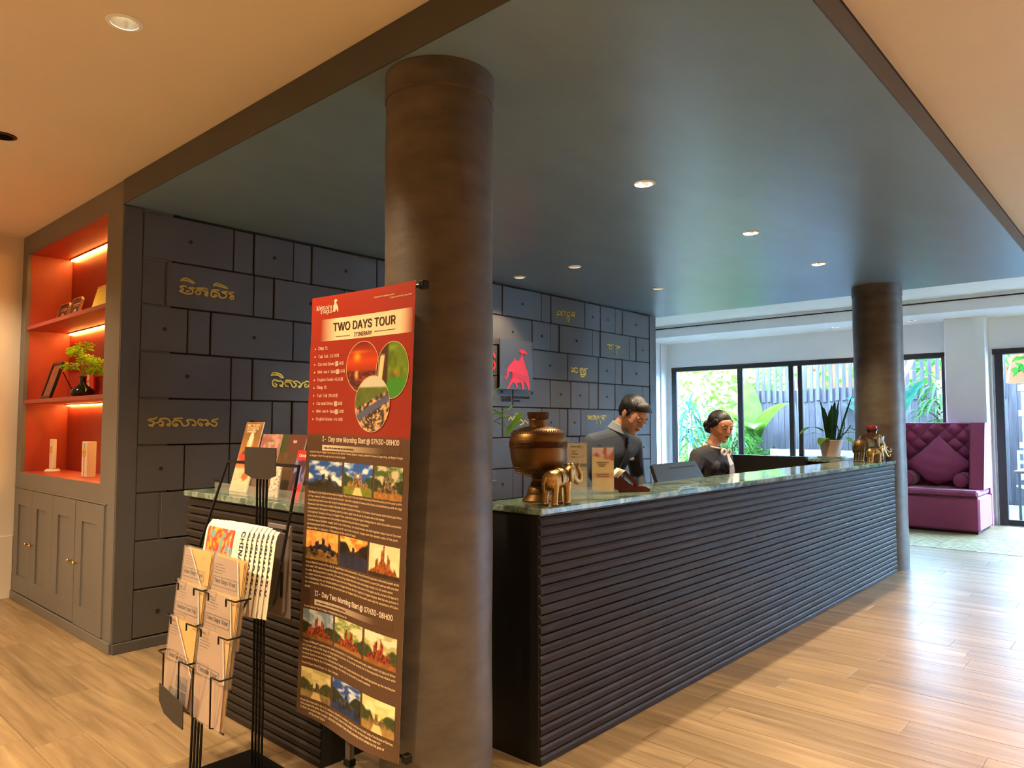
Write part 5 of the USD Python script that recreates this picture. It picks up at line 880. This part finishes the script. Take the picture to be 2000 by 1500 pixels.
for k, (hh, rr) in enumerate(((.008, .074), (.028, .066), (.046, .061), (.056, .060), (.046, .057))):
    rings.append([nk + u * (hh - .006) + rr * (math.cos(q) * cu + math.sin(q) * cv) + u * .012 * math.cos(q - .0) * 0 for q in np.linspace(0, 2 * PI, 33)[:-1]])
R_ = np.array(rings).reshape(-1, 3); f = []
for i in range(4):
    for j in range(32): a, b, c, d = i * 32 + j, i * 32 + (j + 1) % 32, (i + 1) * 32 + (j + 1) % 32, (i + 1) * 32 + j; f += [[a, b, c], [a, c, d]]
obj('collar', trimesh.Trimesh(R_, f, process=False), mat('collar_pale', (128, 134, 140), .75), man, smooth=True, label='pale band collar')
hp = np.array((3.62, 2.66, .83)); fr_ = np.array([.14, -1.0, 0]); fr_ -= u * (fr_ @ u); fr_ /= np.linalg.norm(fr_)
pk = [nk * (1 - s) + hp * s + fr_ * o for s, o in ((.02, .072), (.12, .093), (.25, .112), (.4, .110), (.55, .104), (.75, .104))]
obj('placket', tube(curve(pk, 4), .0085, 6), mat('placket_dark', (34, 38, 48), .8), man, smooth=True)
obj('button', cat([tm(ball(p + fr_ * .009, .005, 8)) for p in curve(pk, 2)[1::2]]), M['joint'], man)
obj('name_badge', xf(box(-.026, .026, -.009, .009, 0, .004, .001), frame3(nk * .72 + hp * .28 + np.array([.085, 0, 0]) + fr_ * .108, (1, .05, 0), (0, -.1, 1))), mat('badge', (190, 180, 160), .3, .5), man, label='small pale name badge')
# the woman, seated
Hw = headM((4.955, 2.425, 1.300), -.42, .26, .0, .96)
wo, Hw, X = person('person', 'person with a black hair bun and silver scarf standing in front of the garden windows', M['skin_w'], M['tunic'], Hw, .93, (4.925, 2.475, 1.150), [(4.775, 2.515, 1.100), (5.085, 2.465, 1.098)], [(4.70, 2.53, .915), (5.15, 2.45, .915)], [(4.80, 2.31, .86), (5.06, 2.29, .86)], [(.6, -.7, -.2), (-.6, -.7, -.2)], (4.95, 2.60, .73), [(4.86, 2.58, .42), (5.04, 2.58, .42)], [(4.85, 2.66, 0), (5.05, 2.66, 0)], .12, True)
hw = ball((0, .022, .040), (.081, .098, .083), 40).trim_by_plane([0, .60, .80], .004) + ball((0, .045, .0), (.078, .072, .075), 28).trim_by_plane([0, .9, .43], .022)
for x in (-1, 1): hw = hw + m3.Manifold.batch_hull([ball((.070 * x, -.020, .040), (.012, .03, .025)), ball((.076 * x, .03, -.004), (.010, .03, .024))])
obj('hair', X(soft(hw, .008, 5)), M['hair'], wo, smooth=True, label='smooth black hair parted back')
obj('hair_bun', X(soft(ball((0, .130, -.022), (.050, .042, .046), 24) + ball((0, .112, -.05), (.052, .035, .034), 20) + ball((.02, .135, .01), (.035, .035, .03), 16), .01, 3)), M['hair'], wo, smooth=True)
nk = np.array((4.925, 2.475, 1.150))
obj('scarf', cat(tube([nk + np.array([.057 * math.cos(q), .058 * math.sin(q) - .006, .006 + .014 * math.sin(q)]) for q in np.linspace(0, 2 * PI, 33)[:-1]], .008, 8, closed=True)), M['scarf'], wo, smooth=True)
fx = nk + np.array([0, -.115, -.045])
tor = lambda c, R1, r1: tube([c + np.array([R1 * math.cos(q), -.004 * math.cos(q), R1 * math.sin(q)]) for q in np.linspace(0, 2 * PI, 25)[:-1]], r1, 8, closed=True)
obj('scarf_rosette', tor(fx + [-.035, .012, .012], .020, .0105), M['scarf'], wo, smooth=True); obj('scarf_rosette', tor(fx + [.045, .012, .008], .018, .010), M['scarf'], wo, smooth=True)
obj('rosette_heart', cat(tm(ball(fx + [-.035, .016, .012], (.015, .006, .015), 14)), tm(ball(fx + [.045, .016, .008], (.013, .006, .013), 14))), M['joint'], wo, smooth=True)
for dx, L in ((.012, .165), (.05, .15)):
    a = fx + [.0 + dx * .2, .004, .0]; e = fx + [dx + .01, -.012, -L]
    v = [a + [-.010, 0, 0], a + [.012, 0, 0], a * .5 + e * .5 + [.022, -.016, 0], e + [.026, .0, .022], e + [.010, 0, -.012], e + [-.018, 0, .012], a * .5 + e * .5 + [-.018, -.016, 0]]
    v = np.array(v); m = trimesh.Trimesh(np.vstack([v, v + [0, .004, 0]]), [[0, 1, 2], [0, 2, 6], [6, 2, 3], [6, 3, 4], [6, 4, 5], [7, 9, 8], [7, 13, 9], [13, 10, 9], [13, 11, 10], [13, 12, 11]], process=False); obj('scarf_tail', m, M['scarf'], wo)
obj('earring', cat([tm(ball(pt(Hw, (.081 * x, .006, -.036)), .004, 8)) for x in (-1, 1)]), M['scarf'], wo)
# ================================================================ far room: sofa, cushions, patterned tiles
M['plum'] = mat('plum_fabric', (150, 58, 100), .72, noise=(50, .06), bump=(160, .15), sheen_weight=.25)
M['plumpipe'] = mat('plum_piping', (70, 22, 42), .7)
so = thing('high_back_sofa', 'magenta high-backed sofa with button-tufted back and wing sides', 'sofa')
SX, SXB, SY0, SY1, SH = 10.17, 11.08, 1.70, 2.86, 1.335
obj('base', box(SX, 10.98, SY0, SY1, 0.03, 0.435, .022), M['plum'], so)
obj('seat_cushion', box(SX - .008, 10.90, SY0 + .012, SY1 - .012, 0.4355, 0.515, .024), M['plum'], so)
obj('seat_piping', tube([(SX - .006, SY0 + .016, .438), (SX - .006, SY1 - .016, .438)], .006, 6), M['plumpipe'], so)
obj('plinth', box(SX + .04, 10.95, SY0 + .03, SY1 - .03, 0.0, 0.0295), M['black'], so)
wing = Polygon([(10.43, .5155), (10.62, 1.26), (10.66, SH), (SXB, SH), (SXB, .03), (10.985, .03), (10.985, .436), (10.905, .436), (10.905, .5155)]).buffer(-.012).buffer(.012)
def wing_mesh(y): 
    return xf(prism(wing, .15), frame3((0, y + .15, 0), (1, 0, 0), (0, 0, 1)))
for y in (SY0, SY1 - .15): obj('wing', wing_mesh(y), M['plum'], so)
for y in (SY0, SY0 + .15): obj('wing_piping', tube(curve([(10.43, y, .52), (10.53, y, .90), (10.622, y, 1.26), (10.66, y, SH - .004), (10.75, y, SH + .001)], 5), .005, 6), M['plumpipe'], so)
def tuft(u, v, W, Hh, n, cell):
    a, b = u * W / cell, v * Hh / cell; d = np.abs(np.sin(PI * (a + b) / 2)) * np.abs(np.sin(PI * (a - b) / 2)); return .052 * d ** .6
W_, H_ = SY1 - SY0 - .30, .80
obj('tufted_back', grid(lambda u, v: [10.93 - tuft(u, v, W_, H_, 0, .105) + 0 * u + .03 * (v - .5), SY1 - .15 - u * W_, .5155 + v * H_], 96, 84), M['plum'], so, smooth=True)
obj('tufted_side', grid(lambda u, v: [10.50 + .13 * v + u * (.42 - .12 * v), SY1 - .1505 - tuft(u, v, .42, H_, 0, .105) + 0 * v, .5155 + v * (H_ - .05)], 50, 84), M['plum'], so, smooth=True)
obj('back', box(10.965, SXB - .001, SY0 + .151, SY1 - .151, 0.436, SH, .02), M['plum'], so)
obj('back_head', tube([(10.955, SY0 + .151, 1.315), (10.955, SY1 - .151, 1.315)], .022, 12), M['plum'], so, smooth=40)
obj('button', cat([tm(ball((10.925 + .03 * (v - .5), SY1 - .15 - a * .105, .5155 + b * .105), .007, 6)) for a in range(1, int(W_ / .105) + 1) for b in range(1, int(H_ / .105)) for v in [b * .105 / H_] if (a + b) % 2 == 0]), M['plumpipe'], so)
def bolster(y0, y1, xx, z, label, tilt=0):
    t = thing('bolster', label, 'cushion', (xx, (y0 + y1) / 2, z)); r = .095; L = .36
    m = lathe([(0, -L / 2), (r * .8, -L / 2), (r * .97, -L / 2 + .012), (r, -L / 2 + .03), (r, L / 2 - .03), (r * .97, L / 2 - .012), (r * .8, L / 2), (0, L / 2)], 36); T = np.array([[0, 0, 1, 0], [0, 1, 0, 0], [-1, 0, 0, 0], [0, 0, 0, 1.0]]); obj('roll', xf(m, T), M['plum'], t, smooth=50)
    for s in (-1, 1): obj('piping', xf(tube([(r * .93 * math.cos(q), r * .93 * math.sin(q), s * (L / 2 - .006)) for q in np.linspace(0, 2 * PI, 33)[:-1]], .004, 6, closed=True), T), M['plumpipe'], t)
bolster(1.86, 2.03, 10.66, .612, 'round magenta bolster at the right side of the sofa seat'); bolster(2.47, 2.66, 10.66, .612, 'round magenta bolster at the left side of the sofa seat, beside the column')
ci = thing('throw_cushion', 'square magenta cushion standing on its corner between the two bolsters', 'cushion', (10.74, 2.235, .80))
def pillow(sgn):
    def f(u, v):
        a, b = u * 2 - 1, v * 2 - 1; th = .075 * (np.clip((1 - a ** 2) * (1 - b ** 2), 0, 1)) ** .45; k = .255 * (1 - .06 * (np.abs(a) * (1 - np.abs(b)) + np.abs(b) * (1 - np.abs(a)))); w = .006 * np.sin(a * 9 + b * 5) * (1 - a ** 2) * (1 - b ** 2)
        x, y = a * k / .94, b * k / .94; c = math.sqrt(.5); yy, zz = (x - y) * c, (x + y) * c * .96; zz = np.where(zz < -.20, -.20 + (zz + .20) * .35, zz); return [-(th + w) * sgn + zz * .20, -yy * 1.02, zz]
    return f
g1, g2 = grid(pillow(1), 28, 28), grid(pillow(-1), 28, 28); obj('cover', cat(g1, trimesh.Trimesh(g2.vertices, g2.faces[:, ::-1], process=False)), M['plum'], ci, smooth=True)
rug = thing('tile_border', 'band of yellow and grey patterned cement tiles set across the far floor', 'tile border', kind='structure')
pt_ = usdkit.material(stage, '/World/Looks/pattern_tile', {'g': ('geometry', {}), 'v': ('voronoi_texture', {'scale': 13.0}), 'w': ('wave_texture', {'scale': 5.0, 'distortion': 7.0, 'detail': 2.0}), 'r': ('rgb_ramp', {'ramp': [(.0, lin(60, 66, 66)), (.32, lin(60, 66, 66)), (.4, lin(170, 150, 96)), (.75, lin(176, 160, 122)), (.9, lin(140, 112, 62))]}), 'm': ('mix_float', {'fac': .5}), 'p': ('principled_bsdf', {'roughness': .4, 'specular_ior_level': .2})}, [('g.position', 'v.vector'), ('g.position', 'w.vector'), ('v.distance', 'm.a'), ('w.fac', 'm.b'), ('m.result', 'r.fac'), ('r.color', 'p.base_color')], surface='p.BSDF')
for i in range(5):
    for j in range(-6, 22):
        x0, y0 = 8.82 + .212 * i, .0 + .212 * j
        if y0 < 4.2: obj('tile', box(x0 + .001, x0 + .211, y0 + .001, y0 + .211, .0005, .004, .001), pt_, rug)
# ================================================================ the garden and terrace outside
M['paving'] = mat('garden_paving', (70, 67, 62), .8, noise=(3, .2), specular_ior_level=.05); M['fencewood'] = wood('fence_wood', (40, 36, 38), (66, 60, 62), 'z', .7, 12.0, .05); M['terra'] = mat('terracotta_wall', (112, 64, 42), .8, noise=(1.2, .15), specular_ior_level=.05)
obj('ground', box(11.62, 24, -12, 14, -.2, -.06), M['paving'], label='pale garden ground outside the windows', cat='ground', kind='structure')
obj('garden_wall', box(17.4, 17.7, -12, 14, -.1, 2.95), M['terra'], label='orange plastered garden wall beyond the fence and plants', cat='wall', kind='structure')
fe = thing('garden_fence', 'tall brown fence of upright boards with gaps at the top, outside the windows', 'fence')
rq = random.Random(4); y = -4.0
while y < 6.25:
    h = 2.0 + rq.uniform(-.03, .03); obj('board', box(14.6, 14.625, y, y + .118, -.05, h, .003), M['fencewood'], fe)
    if rq.random() < .9: obj('upper_board', box(14.57, 14.595, y + .02, y + .085, h - .25, 2.68 + rq.uniform(-.05, .05), .003), M['fencewood'], fe)
    y += .122
for z in (.5, 1.7, 2.5): obj('rail', box(14.626, 14.67, -4, 6.25, z, z + .07), M['fencewood'], fe)
GREENS = [leaf('garden_leaf', (34, 74, 22), .45), leaf('garden_leaf_pale', (62, 100, 30), .5), leaf('garden_leaf_teal', (34, 70, 56), .45), leaf('garden_leaf_yellow', (66, 90, 26), .5)]
M['trunk'] = mat('palm_trunk', (158, 142, 124), .85, noise=(14, .3), scale=(1, 1, 3))
def dracaena(label, x, y, h, n, L, mt, seed, W=.022, spread=1.0):
    t = thing('strap_leaved_plant', label, 'plant', (x, y, -.06)); r = random.Random(seed)
    obj('trunk', tube(curve([(0, 0, 0), (.03, .02, h * .5), (0, .03, h)], 5), [.045] * 5 + [.04] * 6 if False else .04, 10), M['trunk'], t, smooth=True)
    b = [blade((0, .03, h * (.55 + .45 * (k / n))), (math.cos(k * 2.4) * spread, math.sin(k * 2.4) * spread, r.uniform(.1, 1.3)), L * r.uniform(.7, 1.1), W, r.uniform(1.2, 2.6), 8) for k in range(n)]
    obj('foliage', cat(b), mt, t, kind='stuff')
def bush(label, x, y, rx, rz, n, mt, seed, ls_=.10):
    t = thing('garden_shrub', label, 'shrub', (x, y, -.06)); r = np.random.default_rng(seed)
    obj('stem', cat([bar((0, 0, 0), (q[0] * rx * .6, q[1] * rx * .6, rz * 1.1), .015, 6) for q in r.normal(0, .6, (6, 2))]), M['trunk'], t)
    d = r.normal(0, 1, (n, 3)); d /= np.linalg.norm(d, axis=1, keepdims=True); rad = r.uniform(.5, 1, (n, 1)) ** .5; p = d * rad * [rx, rx, rz] + [0, 0, rz]
    e = d + r.normal(0, .6, (n, 3)); e /= np.linalg.norm(e, axis=1, keepdims=True); sd = np.cross(e, r.normal(0, 1, (n, 3))); sd /= np.linalg.norm(sd, axis=1, keepdims=True); L = ls_ * r.uniform(.7, 1.4, (n, 1)); W = ls_ * .2; dr = np.array([0, 0, -1.0])
    v = np.stack([p, p + e * L * .4 + sd * W, p + e * L + dr * L * .35, p + e * L * .4 - sd * W, p + e * L * .45 + np.cross(e, sd) * W * .25], 1).reshape(-1, 3); i = np.arange(n)[:, None] * 5
    obj('foliage', trimesh.Trimesh(v, np.vstack([i + [0, 1, 4], i + [1, 2, 4], i + [2, 3, 4], i + [3, 0, 4]]), process=False), mt, t, kind='stuff')
def banana(label, x, y, leaves, mt):
    t = thing('banana_plant', label, 'plant', (x, y, -.06)); obj('stem', tube([(0, 0, 0), (.02, 0, .6), (0, .02, 1.2)], [.09, .08, .05], 12), mt, t, smooth=True)
    for (d, L, W, dr) in leaves: obj('leaf', blade((0, 0, 1.1), d, L, W, dr, 14, .18), mt, t)
dracaena('spiky plant with drooping blue-green strap leaves at the left of the left window', 13.0, 7.0, 1.75, 90, .95, GREENS[2], 1)
dracaena('spiky plant with upright pale leaves behind the left window, beside the blue-green one', 13.5, 6.3, 1.3, 60, .8, GREENS[0], 2)
dracaena('small green strap-leaved plant at the right window beside the sofa', 13.6, 2.75, 2.1, 80, .7, GREENS[0], 3)
dracaena('low arching grass-like plant before the fence behind the middle pane', 13.6, 5.0, .5, 70, .8, GREENS[1], 4, .015, 1.4)
bush('yellow-green shrub filling the upper part of the left window', 15.3, 7.9, 1.3, 1.5, 900, GREENS[3], 5, .24); bush('bright green shrub behind the seated woman in the left window', 14.0, 6.8, .8, .75, 700, GREENS[1], 6, .18)
bush('tall light green tree crown seen above the fence', 16.3, 5.6, 1.3, 2.3, 900, GREENS[1], 7, .26); bush('dark green tree crown above the fence behind the far column', 16.3, 2.6, 1.2, 2.4, 900, GREENS[0], 8, .26)
bush('round blue-green shrub low behind the potted plant', 13.4, 4.0, .45, .42, 420, GREENS[2], 9, .13); bush('bushy shrub beyond the terrace door', 14.3, .3, .9, .9, 700, GREENS[0], 10, .2); bush('leafy tree behind the terrace at the far right', 16.0, -1.2, 1.4, 2.0, 900, GREENS[1], 12, .26)
bush('green shrub low before the fence behind the middle pane', 13.9, 5.55, .5, .45, 400, GREENS[0], 13, .14)
banana('banana plant with a big round teal leaf behind the potted plant', 14.1, 3.75, [((-.3, .25, .9), 1.1, .26, 1.2), ((-.2, -.5, 1.1), 1.3, .22, .6), ((.3, .6, 1.0), 1.2, .22, 1.0), ((-.6, .1, .35), .8, .2, 1.3)], GREENS[2])
banana('banana plant with broad pale leaves leaning into the left window', 14.2, 6.2, [((-.4, .5, 1.0), 1.3, .24, 1.3), ((-.2, -.5, 1.0), 1.2, .2, 1.2), ((.2, .2, 1.2), 1.3, .2, .8), ((-.5, -.2, .6), 1.1, .2, 1.4)], GREENS[3])
t = thing('frangipani_tree', 'pale bare trunk leaning across the right window pane', 'tree', (13.7, 3.95, -.06)); obj('trunk', tube(curve([(0, 0, 0), (.0, -.05, 1.0), (.05, -.12, 2.0), (.1, -.12, 3.2)], 5), .06, 10), M['trunk'], t, smooth=True); obj('branch', tube([(.02, -.08, 1.3), (.05, -.7, 2.4), (.1, -1.0, 3.2)], .045, 8), M['trunk'], t, smooth=True)
obj('foliage', cat([blade((.1, -.12 - .9 * (k % 2), 3.1), (math.cos(k * 2.4), math.sin(k * 2.4), .5), .4, .06, 1.2, 6) for k in range(30)]), GREENS[2], t, kind='stuff')
M['bluecush'] = mat('blue_cushion', (34, 58, 108), .7); M['whitewood'] = mat('white_wood', (120, 128, 132), .5)
t = thing('garden_bench', 'white garden bench with blue cushions low behind the middle windows', 'bench', (12.9, 4.7, -.06)); obj('seat', box(-.25, .25, -.75, .75, .40, .44, .004), M['whitewood'], t)
for yy in (-.7, .66): obj('leg', box(-.22, -.18, yy, yy + .04, 0, .40), M['whitewood'], t); obj('leg', box(.18, .22, yy, yy + .04, 0, .40), M['whitewood'], t)
obj('back', box(.21, .25, -.75, .75, .445, .92, .004), M['whitewood'], t)
for yy in (-.38, .38): obj('cushion', box(.06, .205, yy - .24, yy + .24, .445, .86, .05), M['bluecush'], t, smooth=30)
# terrace
t = thing('terrace_table', 'dark terrace table standing behind the glass door', 'table', (12.45, 1.12, -.06)); obj('table_top', box(-.4, .4, -.48, .48, .70, .735, .004), M['darkframe'], t)
for a in (-.36, .33):
    for b in (-.44, .41): obj('leg', box(a, a + .03, b, b + .03, 0, .70), M['darkframe'], t)
t = thing('terrace_chair', 'white open-backed chair on the terrace behind the glass door', 'chair', (13.1, 1.45, -.06), 20); obj('seat', box(-.22, .22, -.22, .22, .43, .46, .006), M['whitewood'], t)
for a in (-.2, .17):
    for b in (-.2, .17): obj('leg', box(a, a + .03, b, b + .03, 0, .43), M['whitewood'], t)
for b in (-.2, .17): obj('back_post', box(.17, .2, b, b + .03, .4605, .98), M['whitewood'], t)
for z in (.62, .78, .93): obj('back_rail', box(.175, .195, -.169, .169, z, z + .05), M['whitewood'], t)
cu_ = thing('terrace_curtain', 'sheer pale curtain gathered at the top of the terrace behind the glass door', 'curtain', (12.3, 0, 0))
obj('drape', grid(lambda u, v: [.03 * np.sin(u * 60) + u * 0, .55 + u * .62 * (1 - .0 * v) + (1 - v) * -.25, 1.35 + v * 1.25 + (1 - v) * u * .55], 60, 12), pane('sheer', (1, 1, 1), 1.3, .4, .35, (230, 236, 236)), cu_, smooth=True); obj('rod', bar((0, .4, 2.62), (0, 1.9, 2.62), .012), M['darkframe'], cu_)
t = thing('terrace_trellis', 'white trellis frame on the terrace behind the glass door', 'trellis', (13.9, 1.55, -.06))
for b in (0, .30, .6): obj('upright', box(-.02, .02, b - .5, b - .44, 0, 2.0), M['whitewood'], t)
for z in (.5, 1.0, 1.5, 1.9): obj('crosspiece', box(-.045, -.0205, -.55, .2, z, z + .09), M['whitewood'], t)
dracaena('green strap-leaved plant on the terrace behind the glass door', 13.3, .95, 1.25, 60, .6, GREENS[0], 14)
obj('terrace_deck', box(11.62, 14.5, -3.2, 2.1, -.0595, -.02), mat('deck_grey', (84, 88, 92), .6), label='pale terrace deck behind the glass door', cat='deck', kind='structure')
